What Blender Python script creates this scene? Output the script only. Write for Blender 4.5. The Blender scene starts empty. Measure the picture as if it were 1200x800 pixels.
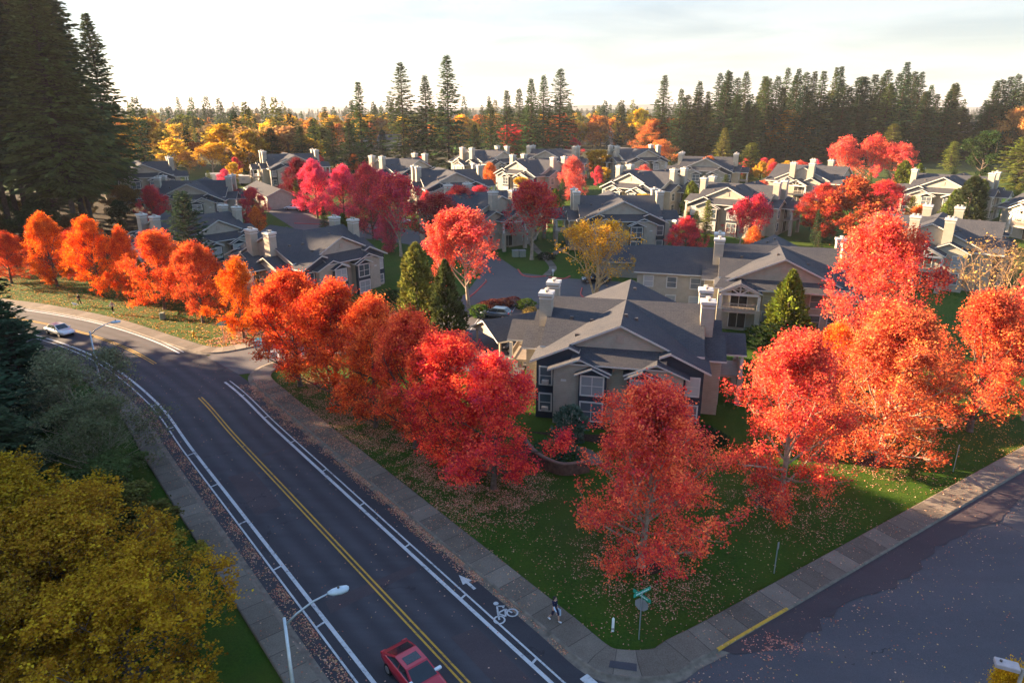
import bpy, bmesh, math, random
import numpy as np
from mathutils import Vector, Matrix

random.seed(7)
SC = bpy.context.scene
COL = SC.collection
R = math.radians

# ------------------------------------------------------------------ camera numbers (the photograph's drone)
CAM_H, FPX, PITCH = 28.0, 800.0, math.atan(270 / 800)
SP, CP = math.sin(PITCH), math.cos(PITCH)

def ss(x, a, b):
    t = np.clip((np.asarray(x, float) - a) / (b - a), 0, 1)
    return t * t * (3 - 2 * t)

def gz(x, y):
    """height of the land: flat by the road, rising gently behind the houses"""
    a = ss(x, -50, -5); b = ss(y, 120, 200)
    w = 1 - (1 - a) * (1 - b)
    t = np.maximum(np.asarray(y, float) - 58, 0)
    r = .055 * (t - 10 * (1 - np.exp(-t / 10)))
    r = 11 * (1 - np.exp(-r / 11))
    return w * r

def at(px, py, h=0.0):
    """ground point seen at a reference pixel"""
    u = (px - 600) / FPX; v = (py - 400) / FPX
    z = 0.0
    for _ in range(12):
        zc = (CAM_H - z - h) / max(SP + v * CP, .012)
        x, y = u * zc, zc * (CP - v * SP)
        z = .5 * z + .5 * float(gz(x, y))
    return x, y, float(gz(x, y))

def height_to(y, z0, pytop):
    v = (pytop - 400) / FPX
    d = y * (SP + v * CP) / (CP - v * SP)
    return CAM_H - d - z0

def zcam(y, z): return y * CP + (CAM_H - z) * SP

# ------------------------------------------------------------------ objects, labels
def tag(o, label=None, cat=None, group=None, kind=None):
    if label: o['label'] = label
    if cat: o['category'] = cat
    if group: o['group'] = group
    if kind: o['kind'] = kind
    return o

def thing(name, label, cat, loc=(0, 0, 0), rotz=0., group=None, scale=None):
    o = bpy.data.objects.new(name, None); COL.objects.link(o)
    o.empty_display_size = .3
    o.location = loc; o.rotation_euler = (0, 0, rotz)
    if scale is not None: o.scale = scale
    return tag(o, label, cat, group)

def link(name, me, parent=None, loc=None):
    o = bpy.data.objects.new(name, me); COL.objects.link(o)
    if parent is not None: o.parent = parent
    if loc is not None: o.location = loc
    return o

def kids(o): return [c for c in o.children]

def copy_tree(o, parent=None):
    c = o.copy(); COL.objects.link(c)
    if parent is not None: c.parent = parent
    for ch in kids(o): copy_tree(ch, c)
    return c

class MB:
    """collects shapes for ONE mesh object"""
    def __init__(s, M=None): s.v = []; s.f = []; s.m = []; s.M = M or Matrix()
    def _add(s, pts, faces, m):
        b = len(s.v)
        s.v += [tuple(s.M @ Vector(p)) for p in pts]
        for q in faces:
            s.f.append([b + i for i in q])
        s.m += (m if isinstance(m, list) else [m] * len(faces))
    def box(s, x0, x1, y0, y1, z0, z1, m=0):
        if x0 > x1: x0, x1 = x1, x0
        if y0 > y1: y0, y1 = y1, y0
        s._add([(x0,y0,z0),(x1,y0,z0),(x1,y1,z0),(x0,y1,z0),(x0,y0,z1),(x1,y0,z1),(x1,y1,z1),(x0,y1,z1)],
               [(0,3,2,1),(4,5,6,7),(0,1,5,4),(1,2,6,5),(2,3,7,6),(3,0,4,7)], m)
    def slab(s, pts, th, mt=0, ms=1):
        n = len(pts)
        s._add(list(pts) + [(p[0], p[1], p[2] - th) for p in pts],
               [tuple(range(n)), tuple(reversed(range(n, 2 * n)))] + [(i, i + n, (i + 1) % n + n, (i + 1) % n) for i in range(n)],
               [mt, ms] + [ms] * n)
    def prism(s, poly, axis, a, b, m=0):
        n = len(poly)
        if axis == 'y': P = [(p[0], a, p[1]) for p in poly] + [(p[0], b, p[1]) for p in poly]
        elif axis == 'x': P = [(a, p[0], p[1]) for p in poly] + [(b, p[0], p[1]) for p in poly]
        else: P = [(p[0], p[1], a) for p in poly] + [(p[0], p[1], b) for p in poly]
        s._add(P, [tuple(range(n)), tuple(reversed(range(n, 2 * n)))] + [(i, i + n, (i + 1) % n + n, (i + 1) % n) for i in range(n)], m)
    def bar(s, p, q, w, h, m=0):
        p = Vector(p); q = Vector(q); d = (q - p).normalized()
        up = Vector((0, 0, 1)) if abs(d.z) < .95 else Vector((1, 0, 0))
        a = d.cross(up).normalized() * w / 2; b = a.cross(d).normalized() * h / 2
        P = [p - a - b, p + a - b, p + a + b, p - a + b, q - a - b, q + a - b, q + a + b, q - a + b]
        s._add(P, [(0,3,2,1),(4,5,6,7),(0,1,5,4),(1,2,6,5),(2,3,7,6),(3,0,4,7)], m)
    def tube(s, pts, rad, n=8, m=0, cap=True):
        V, F = tube_arr([(np.array(pts, float), np.array(rad, float) if np.ndim(rad) else np.full(len(pts), float(rad)))], n)
        faces = [tuple(f) for f in F.tolist()]
        if cap:
            k = len(V); faces += [tuple(reversed(range(n))), tuple(range(k - n, k))]
        s._add(V.tolist(), faces, m)
    def build(s, name, mats, parent=None, smooth=False, fix=True, bevel=0):
        me = bpy.data.meshes.new(name)
        me.from_pydata(s.v, [], s.f)
        for m in (mats if isinstance(mats, (list, tuple)) else [mats]): me.materials.append(m)
        me.polygons.foreach_set('material_index', s.m)
        if fix or bevel:
            bm = bmesh.new(); bm.from_mesh(me)
            if bevel:
                bmesh.ops.bevel(bm, geom=bm.edges[:], offset=bevel, segments=1, affect='EDGES', profile=.5)
            bmesh.ops.recalc_face_normals(bm, faces=bm.faces[:])
            bm.to_mesh(me); bm.free()
        if smooth: me.polygons.foreach_set('use_smooth', [True] * len(me.polygons))
        me.update()
        return link(name, me, parent)

def np_mesh(name, V, F, mats, attr=None, smooth=False, mi=None, col=None):
    V = np.asarray(V, np.float32); F = np.asarray(F, np.int32)
    me = bpy.data.meshes.new(name)
    me.vertices.add(len(V)); me.vertices.foreach_set('co', V.ravel())
    k = F.shape[1]
    me.loops.add(F.size); me.loops.foreach_set('vertex_index', F.ravel())
    me.polygons.add(len(F)); me.polygons.foreach_set('loop_start', np.arange(len(F), dtype=np.int32) * k)
    try: me.polygons.foreach_set('loop_total', np.full(len(F), k, np.int32))
    except Exception: pass
    for m in mats: me.materials.append(m)
    if mi is not None: me.polygons.foreach_set('material_index', np.asarray(mi, np.int32))
    if smooth: me.polygons.foreach_set('use_smooth', np.ones(len(F), bool))
    if attr is not None:
        a = me.attributes.new('leafvar', 'FLOAT', 'POINT'); a.data.foreach_set('value', np.asarray(attr, np.float32))
    if col is not None:
        a = me.attributes.new('leafcol', 'FLOAT_COLOR', 'POINT'); a.data.foreach_set('color', np.asarray(col, np.float32).ravel())
    me.update(calc_edges=True); me.validate()
    return me

def tube_arr(paths, n=5):
    VV, FF, b = [], [], 0
    ang = np.arange(n) * 2 * math.pi / n
    ca, sa = np.cos(ang), np.sin(ang)
    for P, r in paths:
        k = len(P)
        T = np.gradient(P, axis=0)
        T /= np.linalg.norm(T, axis=1)[:, None] + 1e-9
        mean = T.mean(0)
        ref = np.array([0, 0, 1.]) if abs(mean[2]) < .8 * np.linalg.norm(mean) else np.array([1., 0, 0])
        A = np.cross(T, ref); A /= np.linalg.norm(A, axis=1)[:, None] + 1e-9
        B = np.cross(A, T)
        ring = P[:, None, :] + r[:, None, None] * (A[:, None, :] * ca[None, :, None] + B[:, None, :] * sa[None, :, None])
        VV.append(ring.reshape(-1, 3))
        i = np.arange(k - 1)[:, None] * n; j = np.arange(n)[None, :]; j2 = (j + 1) % n
        FF.append(np.stack([i + j, i + j2, i + n + j2, i + n + j], -1).reshape(-1, 4) + b)
        b += k * n
    return np.concatenate(VV), np.concatenate(FF)

# ------------------------------------------------------------------ materials
class NT:
    def __init__(s, name):
        s.mat = bpy.data.materials.new(name); s.mat.use_nodes = True
        s.t = s.mat.node_tree; s.t.nodes.clear()
        s.out = s.n('ShaderNodeOutputMaterial')
    def n(s, typ, **kw):
        nd = s.t.nodes.new(typ)
        for k, v in kw.items(): setattr(nd, k, v)
        return nd
    def l(s, a, b): s.t.links.new(a, b)
    def noise(s, scale, detail=4, rough=.55, vec=None):
        nd = s.n('ShaderNodeTexNoise'); nd.inputs['Scale'].default_value = scale
        nd.inputs['Detail'].default_value = detail; nd.inputs['Roughness'].default_value = rough
        if vec is not None: s.l(vec, nd.inputs['Vector'])
        return nd
    def ramp(s, fac, stops):
        nd = s.n('ShaderNodeValToRGB'); e = nd.color_ramp.elements
        while len(e) < len(stops): e.new(.5)
        for i, (p, c) in enumerate(stops):
            e[i].position = p; e[i].color = (*c, 1) if len(c) == 3 else c
        s.l(fac, nd.inputs['Fac']); return nd
    def mix(s, fac, a, b, mode='MIX'):
        nd = s.n('ShaderNodeMix', data_type='RGBA', blend_type=mode)
        for sock, v in ((nd.inputs['Factor'], fac), (nd.inputs['A'], a), (nd.inputs['B'], b)):
            if hasattr(v, 'links') or hasattr(v, 'is_linked'): s.l(v, sock)
            elif isinstance(v, (int, float)): sock.default_value = v
            else: sock.default_value = (*v, 1)
        return nd.outputs['Result']
    def math(s, op, a, b=0.):
        nd = s.n('ShaderNodeMath', operation=op)
        for i, v in enumerate((a, b)):
            if hasattr(v, 'is_linked'): s.l(v, nd.inputs[i])
            else: nd.inputs[i].default_value = v
        return nd.outputs[0]
    def bsdf(s, col, rough=.8, spec=.3, metal=0., bump=None, bstr=.3, bdist=.02):
        p = s.n('ShaderNodeBsdfPrincipled')
        if hasattr(col, 'is_linked'): s.l(col, p.inputs['Base Color'])
        else: p.inputs['Base Color'].default_value = (*col, 1)
        if hasattr(rough, 'is_linked'): s.l(rough, p.inputs['Roughness'])
        else: p.inputs['Roughness'].default_value = rough
        p.inputs['Specular IOR Level'].default_value = spec; p.inputs['Metallic'].default_value = metal
        if bump is not None:
            b = s.n('ShaderNodeBump'); b.inputs['Strength'].default_value = bstr; b.inputs['Distance'].default_value = bdist
            s.l(bump, b.inputs['Height']); s.l(b.outputs[0], p.inputs['Normal'])
        s.l(p.outputs[0], s.out.inputs['Surface'])
        return p
    def obj(s): return s.n('ShaderNodeTexCoord').outputs['Object']
    def pos(s): return s.n('ShaderNodeNewGeometry').outputs['Position']

def simple(name, col, rough=.6, spec=.3, metal=0., var=.12, scale=3.):
    t = NT(name); nz = t.noise(scale, 5, .6, t.obj())
    c0 = tuple(max(0, c * (1 - var * 1.6)) for c in col); c1 = tuple(c * (1 + var) for c in col)
    r = t.ramp(nz.outputs['Fac'], [(.3, c0), (.72, c1)])
    t.bsdf(r.outputs['Color'], rough, spec, metal); return t.mat

def leaf_material(name, trans=.35, hue=.05, val=.75):
    t = NT(name)
    oi = t.n('ShaderNodeObjectInfo'); at_ = t.n('ShaderNodeAttribute', attribute_name='leafvar')
    nz = t.noise(.55, 3, .6, t.obj())
    f = t.math('MULTIPLY_ADD', t.math('SUBTRACT', nz.outputs['Fac'], .5), .95); t.l(at_.outputs['Fac'], f.node.inputs[2])
    h = t.n('ShaderNodeHueSaturation')
    t.l(oi.outputs['Color'], h.inputs['Color'])
    t.l(t.math('MULTIPLY_ADD', f, hue), h.inputs['Hue'])
    h.inputs['Hue'].links[0].from_node.inputs[2].default_value = .5 - hue / 2
    t.l(t.math('MULTIPLY_ADD', f, val), h.inputs['Value'])
    h.inputs['Value'].links[0].from_node.inputs[2].default_value = 1 - val * .55
    d = t.n('ShaderNodeBsdfDiffuse'); tr = t.n('ShaderNodeBsdfTranslucent'); m = t.n('ShaderNodeMixShader')
    t.l(h.outputs[0], d.inputs['Color']); t.l(h.outputs[0], tr.inputs['Color'])
    m.inputs[0].default_value = trans
    t.l(d.outputs[0], m.inputs[1]); t.l(tr.outputs[0], m.inputs[2])
    t.l(m.outputs[0], t.out.inputs['Surface'])
    return t.mat

M = {}
M['leaf'] = leaf_material('autumn_leaf', .38, .045, .9)
M['needle'] = leaf_material('conifer_needle', .28, .05, .9)
M['bark'] = simple('grey_brown_bark', (.13, .10, .08), .9, .1, 0, .35, 4)
M['bark_pale'] = simple('pale_twig_bark', (.34, .27, .20), .9, .1, 0, .25, 4)
M['bark_gold'] = simple('pale_golden_bark', (.52, .38, .20), .9, .1, 0, .2, 4)
M['bark_tan'] = simple('tan_twig_bark', (.27, .17, .10), .9, .1, 0, .25, 4)
M['bark_dark'] = simple('dark_conifer_bark', (.085, .062, .05), .95, .1, 0, .35, 3)

def worn_paint(name, col, under):
    t = NT(name); p = t.pos(); a = t.noise(5, 6, .75, p); b = t.noise(.5, 3, .6, p)
    f = t.math('ADD', t.math('MULTIPLY', a.outputs['Fac'], .65), t.math('MULTIPLY', b.outputs['Fac'], .35))
    r = t.ramp(f, [(.34, under), (.47, tuple(c * .8 for c in col)), (.7, col)])
    t.bsdf(r.outputs['Color'], .75, .25); return t.mat

def siding(name, col, lap=.17):
    t = NT(name); sep = t.n('ShaderNodeSeparateXYZ'); o = t.obj(); t.l(o, sep.inputs[0])
    fr = t.math('FRACT', t.math('DIVIDE', sep.outputs['Z'], lap))
    nz = t.noise(1.3, 5, .65, o)
    c = t.ramp(nz.outputs['Fac'], [(.3, tuple(x * .85 for x in col)), (.7, tuple(x * 1.08 for x in col))])
    line = t.math('LESS_THAN', fr, .14)
    cc = t.mix(t.math('MULTIPLY', line, .35), c.outputs['Color'], tuple(x * .35 for x in col))
    t.bsdf(cc, .75, .25, 0, fr, .6, .02); return t.mat
M['beige'] = siding('beige_lap_siding', (.33, .30, .24))
M['navy'] = siding('slate_blue_siding', (.030, .038, .052))
M['trim'] = simple('white_painted_trim', (.47, .455, .42), .5, .4, 0, .06, 2)
M['taupe'] = simple('taupe_painted_wood', (.30, .25, .20), .6, .3, 0, .1, 2)
M['dark'] = simple('dark_recess', (.02, .018, .017), .6, .3)
M['steel'] = simple('galvanised_steel', (.40, .44, .47), .4, .5, .7, .08, 6)
M['concrete_cap'] = simple('pale_concrete', (.38, .34, .29), .8, .2, 0, .15, 3)
M['flue'] = simple('dark_flue_metal', (.10, .08, .07), .6, .4, .3)
M['door'] = simple('grey_garage_door', (.42, .39, .34), .6, .3, 0, .06)
M['block'] = simple('brown_block_wall', (.10, .055, .04), .9, .2, 0, .3, 3)
M['mulch'] = simple('bark_mulch', (.055, .035, .025), 1, .1, 0, .4, 5)

def shingle():
    t = NT('asphalt_shingle'); o = t.obj()
    big = t.noise(.35, 4, .6, o); fine = t.noise(9, 3, .7, o)
    br = t.n('ShaderNodeTexBrick'); br.inputs['Scale'].default_value = 1.0
    br.inputs['Brick Width'].default_value = .5; br.inputs['Row Height'].default_value = .22; br.inputs['Mortar Size'].default_value = .022
    br.inputs['Color1'].default_value = (.030, .037, .052, 1); br.inputs['Color2'].default_value = (.062, .064, .074, 1); br.inputs['Mortar'].default_value = (.018, .02, .024, 1)
    t.l(o, br.inputs['Vector'])
    c = t.mix(.42, br.outputs['Color'], t.ramp(big.outputs['Fac'], [(.3, (.028, .034, .048)), (.7, (.070, .069, .076))]).outputs['Color'])
    c = t.mix(.35, c, t.ramp(fine.outputs['Fac'], [(.35, (.03, .03, .034)), (.7, (.11, .105, .10))]).outputs['Color'])
    t.bsdf(c, .95, .08, 0, fine.outputs['Fac'], .5, .02); return t.mat
M['shingle'] = shingle()

def glass():
    t = NT('window_glass'); o = t.n('ShaderNodeObjectInfo')
    c = t.ramp(o.outputs['Random'], [(0, (.05, .065, .075)), (.45, (.10, .12, .135)), (.7, (.30, .31, .31)), (1, (.42, .42, .40))])
    t.bsdf(c.outputs['Color'], .06, .6); return t.mat
M['glass'] = glass()
def carpaint(name, col, rough=.28):
    t = NT(name); p = t.bsdf(col, rough, .5, .25); p.inputs['Coat Weight'].default_value = .6; p.inputs['Coat Roughness'].default_value = .08; return t.mat
M['car_glass'] = simple('tinted_car_glass', (.015, .022, .03), .07, .6)
M['tyre'] = simple('black_rubber', (.018, .018, .018), .85, .2)
M['rim'] = simple('alloy_rim', (.45, .45, .46), .35, .5, .8)
M['lamp_red'] = simple('red_tail_lens', (.5, .02, .02), .25, .5)
M['lamp_clear'] = simple('clear_head_lens', (.7, .7, .68), .15, .6)
# ================================================================== SETTING: land, roads, pavements
def land_material():
    t = NT('lawn_and_land'); p = t.pos()
    big = t.noise(.035, 5, .6, p); mid = t.noise(.45, 5, .65, p); fine = t.noise(5.5, 6, .8, p)
    grass = t.ramp(mid.outputs['Fac'], [(.28, (.014, .042, .005)), (.5, (.027, .078, .007)), (.75, (.058, .112, .010))])
    g2 = t.mix(.62, grass.outputs['Color'], t.ramp(fine.outputs['Fac'], [(.3, (.010, .030, .004)), (.72, (.060, .115, .011))]).outputs['Color'])
    worn = t.ramp(big.outputs['Fac'], [(.52, (0, 0, 0)), (.68, (1, 1, 1))])
    dry = t.noise(.13, 6, .7, p)
    g2 = t.mix(t.math('MULTIPLY', t.ramp(dry.outputs['Fac'], [(.45, (0, 0, 0)), (.66, (1, 1, 1))]).outputs['Color'], .45), g2, (.068, .072, .012))
    g3 = t.mix(t.math('MULTIPLY', worn.outputs['Color'], .35), g2, (.075, .06, .025))
    sep = t.n('ShaderNodeSeparateXYZ'); t.l(p, sep.inputs[0])
    far = t.ramp(t.math('DIVIDE', sep.outputs['Y'], 400.), [(.48, (0, 0, 0)), (.8, (1, 1, 1))])
    scrub = t.ramp(mid.outputs['Fac'], [(.3, (.018, .022, .010)), (.55, (.045, .038, .018)), (.75, (.075, .052, .02))])
    c = t.mix(far.outputs['Color'], g3, scrub.outputs['Color'])
    t.bsdf(c, .95, .10, 0, fine.outputs['Fac'], 1.0, .14); return t.mat
M['land'] = land_material()

def asphalt(name, lo, hi, lanes=False):
    t = NT(name); p = t.pos()
    big = t.noise(.16, 5, .6, p); mid = t.noise(1.1, 5, .7, p); fine = t.noise(22, 3, .7, p)
    mp = t.n('ShaderNodeMapping'); mp.inputs['Rotation'].default_value = (0, 0, R(-51)); mp.inputs['Scale'].default_value = (.06, 1.0, 1); t.l(p, mp.inputs['Vector'])
    streak = t.noise(.9, 4, .6, mp.outputs[0])
    f = t.math('ADD', t.math('MULTIPLY', big.outputs['Fac'], .45), t.math('ADD', t.math('MULTIPLY', mid.outputs['Fac'], .25), t.math('MULTIPLY', streak.outputs['Fac'], .3)))
    c = t.ramp(f, [(.36, lo), (.64, hi)])
    c2 = t.mix(.3, c.outputs['Color'], t.ramp(fine.outputs['Fac'], [(.35, tuple(x * .45 for x in lo)), (.7, tuple(x * 1.6 for x in hi))]).outputs['Color'])
    vo = t.n('ShaderNodeTexVoronoi', feature='DISTANCE_TO_EDGE'); vo.inputs['Scale'].default_value = .13
    wp = t.n('ShaderNodeVectorMath', operation='ADD'); sc_ = t.n('ShaderNodeVectorMath', operation='SCALE'); sc_.inputs['Scale'].default_value = 1.6
    t.l(mid.outputs['Color'], sc_.inputs[0]); t.l(p, wp.inputs[0]); t.l(sc_.outputs[0], wp.inputs[1]); t.l(wp.outputs[0], vo.inputs['Vector'])
    crack = t.math('MULTIPLY', t.math('LESS_THAN', vo.outputs['Distance'], .0065), t.math('GREATER_THAN', big.outputs['Fac'], .54 if lanes else .62))
    c2 = t.mix(t.math('MULTIPLY', crack, .65), c2, (.010, .010, .012))
    if lanes:
        uv = t.n('ShaderNodeUVMap').outputs[0]; sp = t.n('ShaderNodeSeparateXYZ'); t.l(uv, sp.inputs[0])
        a = t.math('ABSOLUTE', sp.outputs['Y'])
        wv = t.math('MULTIPLY_ADD', t.math('COSINE', t.math('MULTIPLY', t.math('SUBTRACT', a, .95), 4.19)), .5)
        wv.node.inputs[2].default_value = .5
        inl = t.math('LESS_THAN', a, 3.3)
        c2 = t.mix(t.math('MULTIPLY', t.math('MULTIPLY', wv, inl), t.math('MULTIPLY', streak.outputs['Fac'], .75)), c2, tuple(x * 1.75 for x in hi))
    t.bsdf(c2, .82, .3, 0, fine.outputs['Fac'], .4, .01); return t.mat
M['road'] = asphalt('dark_road_asphalt', (.020, .020, .026), (.042, .040, .047), True)
M['street'] = asphalt('grey_street_asphalt', (.048, .046, .053), (.077, .073, .082))
M['patch'] = asphalt('dark_sealed_edge', (.036, .027, .031), (.060, .046, .051))
M['lot'] = asphalt('parking_asphalt', (.052, .048, .052), (.095, .088, .092))

def pavement():
    t = NT('concrete_pavement'); uv = t.n('ShaderNodeUVMap').outputs[0]; p = t.pos()
    sep = t.n('ShaderNodeSeparateXYZ'); t.l(uv, sep.inputs[0])
    cell = t.math('FLOOR', t.math('DIVIDE', sep.outputs['X'], 1.55))
    wn = t.n('ShaderNodeTexWhiteNoise', noise_dimensions='1D'); t.l(cell, wn.inputs['W'])
    mid = t.noise(.8, 6, .7, p); fine = t.noise(14, 3, .7, p)
    base = t.ramp(t.math('ADD', t.math('MULTIPLY', mid.outputs['Fac'], .6), t.math('MULTIPLY', wn.outputs['Value'], .4)), [(.25, (.070, .054, .041)), (.5, (.124, .102, .080)), (.78, (.195, .165, .134))])
    c = t.mix(.25, base.outputs['Color'], t.ramp(fine.outputs['Fac'], [(.35, (.07, .06, .05)), (.7, (.27, .25, .22))]).outputs['Color'])
    fr = t.math('FRACT', t.math('DIVIDE', sep.outputs['X'], 1.55))
    c = t.mix(t.math('MULTIPLY', t.math('LESS_THAN', fr, .035), .75), c, (.04, .034, .03))
    t.bsdf(c, .9, .2, 0, fine.outputs['Fac'], .3, .01); return t.mat
M['pave'] = pavement()
M['kerb'] = simple('worn_kerb_concrete', (.15, .128, .105), .9, .2, 0, .25, 2.)
M['paint_white'] = worn_paint('worn_white_road_paint', (.50, .52, .54), (.06, .06, .065))
M['paint_yellow'] = worn_paint('worn_yellow_road_paint', (.54, .31, .04), (.08, .06, .04))
M['paint_red'] = simple('red_kerb_paint', (.38, .06, .05), .7, .3, 0, .2, 3)

# ---- one ground sheet to the horizon
def axis(lo, hi, near0, near1, step, far_n=26):
    a = np.arange(near0, near1 + .01, step)
    l = near0 - np.geomspace(step, near0 - lo, far_n)[::-1]
    r = near1 + np.geomspace(step, hi - near1, far_n)
    return np.concatenate([l, a, r])
gx = axis(-9000, 9000, -180, 180, 3.0); gy = axis(-600, 14000, -40, 300, 3.0)
GX, GY = np.meshgrid(gx, gy, indexing='ij')
V = np.stack([GX, GY, gz(GX, GY) - .02], -1).reshape(-1, 3)
ni, nj = GX.shape
I, J = np.meshgrid(np.arange(ni - 1), np.arange(nj - 1), indexing='ij')
F = np.stack([I * nj + J, (I + 1) * nj + J, (I + 1) * nj + J + 1, I * nj + J + 1], -1).reshape(-1, 4)
tag(link('ground', np_mesh('ground', V, F, [M['land']], smooth=True)), kind='structure')

# ---- paths in plan
DN = Vector((0.777, 0.629)); DT = Vector((-0.629, 0.777)); P0 = Vector((-2.5, 27.9))
def rd(s, off): p = P0 + DT * s + DN * off; return (p.x, p.y)    # s along the straight main road, off to its right

def resample(pts, step=1.0):
    P = np.array(pts, float)
    # centripetal-like Catmull-Rom
    out = []
    Q = np.vstack([2 * P[0] - P[1], P, 2 * P[-1] - P[-2]])
    for i in range(1, len(Q) - 2):
        p0, p1, p2, p3 = Q[i - 1], Q[i], Q[i + 1], Q[i + 2]
        for t in np.linspace(0, 1, 24, endpoint=False):
            out.append(.5 * ((2 * p1) + (-p0 + p2) * t + (2 * p0 - 5 * p1 + 4 * p2 - p3) * t * t + (-p0 + 3 * p1 - 3 * p2 + p3) * t ** 3))
    out.append(P[-1]); out = np.array(out)
    d = np.concatenate([[0], np.cumsum(np.linalg.norm(np.diff(out, axis=0), axis=1))])
    n = max(2, int(d[-1] / step) + 1)
    s = np.linspace(0, d[-1], n)
    return np.stack([np.interp(s, d, out[:, 0]), np.interp(s, d, out[:, 1])], 1)

def normals(P):
    T = np.gradient(P, axis=0); T /= np.linalg.norm(T, axis=1)[:, None] + 1e-9
    return np.stack([T[:, 1], -T[:, 0]], 1)          # to the right of travel

def sweep(name, P, profile, mats, parent=None, mi=None, kind=None, drop=0):
    """profile: list of (offset to the right, height above land)"""
    N = normals(P); k = len(profile)
    s = np.concatenate([[0], np.cumsum(np.linalg.norm(np.diff(P, axis=0), axis=1))])
    V = np.zeros((len(P), k, 3)); UV = np.zeros((len(P), k, 2))
    for j, (o, h) in enumerate(profile):
        xy = P + N * o
        V[:, j, :2] = xy; V[:, j, 2] = gz(xy[:, 0], xy[:, 1]) + h
        UV[:, j, 0] = s; UV[:, j, 1] = o
    V = V.reshape(-1, 3); UV = UV.reshape(-1, 2)
    i = np.arange(len(P) - 1)[:, None] * k; j = np.arange(k - 1)[None, :]
    F = np.stack([i + j, i + j + 1, i + k + j + 1, i + k + j], -1).reshape(-1, 4)
    mm = np.tile(np.array(mi if mi is not None else [0] * (k - 1)), len(P) - 1)
    me = np_mesh(name, V, F, mats, mi=mm)
    uvl = me.uv_layers.new(name='UVMap'); uvl.data.foreach_set('uv', UV[F.ravel()].astype(np.float32).ravel())
    o = link(name, me, parent)
    if kind: tag(o, kind=kind)
    return o

def sheet(name, poly, h, mat, parent=None, kind='structure', cut=3.0):
    bm = bmesh.new()
    bm.faces.new([bm.verts.new((x, y, 0)) for x, y in poly])
    bmesh.ops.triangulate(bm, faces=bm.faces[:])
    for _ in range(7):
        e = [e for e in bm.edges if e.calc_length() > cut]
        if not e: break
        bmesh.ops.subdivide_edges(bm, edges=e, cuts=1); bmesh.ops.triangulate(bm, faces=bm.faces[:])
    for v in bm.verts: v.co.z = float(gz(v.co.x, v.co.y)) + h
    bmesh.ops.recalc_face_normals(bm, faces=bm.faces[:])
    me = bpy.data.meshes.new(name); bm.to_mesh(me); bm.free()
    if me.polygons and me.polygons[0].normal.z < 0: me.flip_normals()
    me.materials.append(mat); o = link(name, me, parent)
    if kind and parent is None: tag(o, kind=kind)
    return o

# main road: straight past the corner, then bending to the left in the distance
CL = resample([(38, -22), (24, -5), rd(-22, 0), rd(-8, 0), rd(0, 0), rd(12, 0), rd(24, 0), rd(36, 0), rd(48, .1), (-42.0, 74.9), (-50.3, 81.9), (-60.6, 88.4), (-72.6, 93.8), (-87, 98.5), (-108, 103), (-140, 108)], .8)
road = sweep('main_road', CL, [(-5.7, .03), (-2.8, .045), (0, .055), (2.8, .045), (5.4, .03)], [M['road']], kind='structure')
i0 = int(np.argmin(np.hypot(CL[:, 0] - P0.x, CL[:, 1] - P0.y)))
def sidx(s): return i0 + int(round(s / .8))
def mark(name, a, b, o0, o1, mat, h=.062):
    P = CL[max(0, sidx(a)):sidx(b) + 1]
    return sweep(name, P, [(o0, h), (o1, h)], [mat], parent=road)
gap0, gap1 = 47.5, 61.0
for a, b in ((-40, 47), (60.5, 150)):
    mark('centre_line', a, b, -.20, -.08, M['paint_yellow'], .064); mark('centre_line', a, b, .10, .22, M['paint_yellow'], .064)
for a, b in ((-40, 50), (62.5, 150)):
    mark('buffer_line', a, b, 3.32, 3.55, M['paint_white']); mark('bike_lane_line', a, b, 3.90, 4.02, M['paint_white'])
mark('buffer_line', -40, 150, -3.80, -3.57, M['paint_white']); mark('bike_lane_line', -40, 150, -4.42, -4.30, M['paint_white'])
for s in np.arange(-8, 46, 6.6):
    for o0, o1, ds in ((3.55, 3.90, .0), (-4.30, -3.80, 3.2)):
        q = [rd(s + ds, o0), rd(s + ds + .14, o0), rd(s + ds + .14 + .1, o1), rd(s + ds + .1, o1)]
        sheet('buffer_tick', q, .063, M['paint_white'], parent=road)
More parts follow.
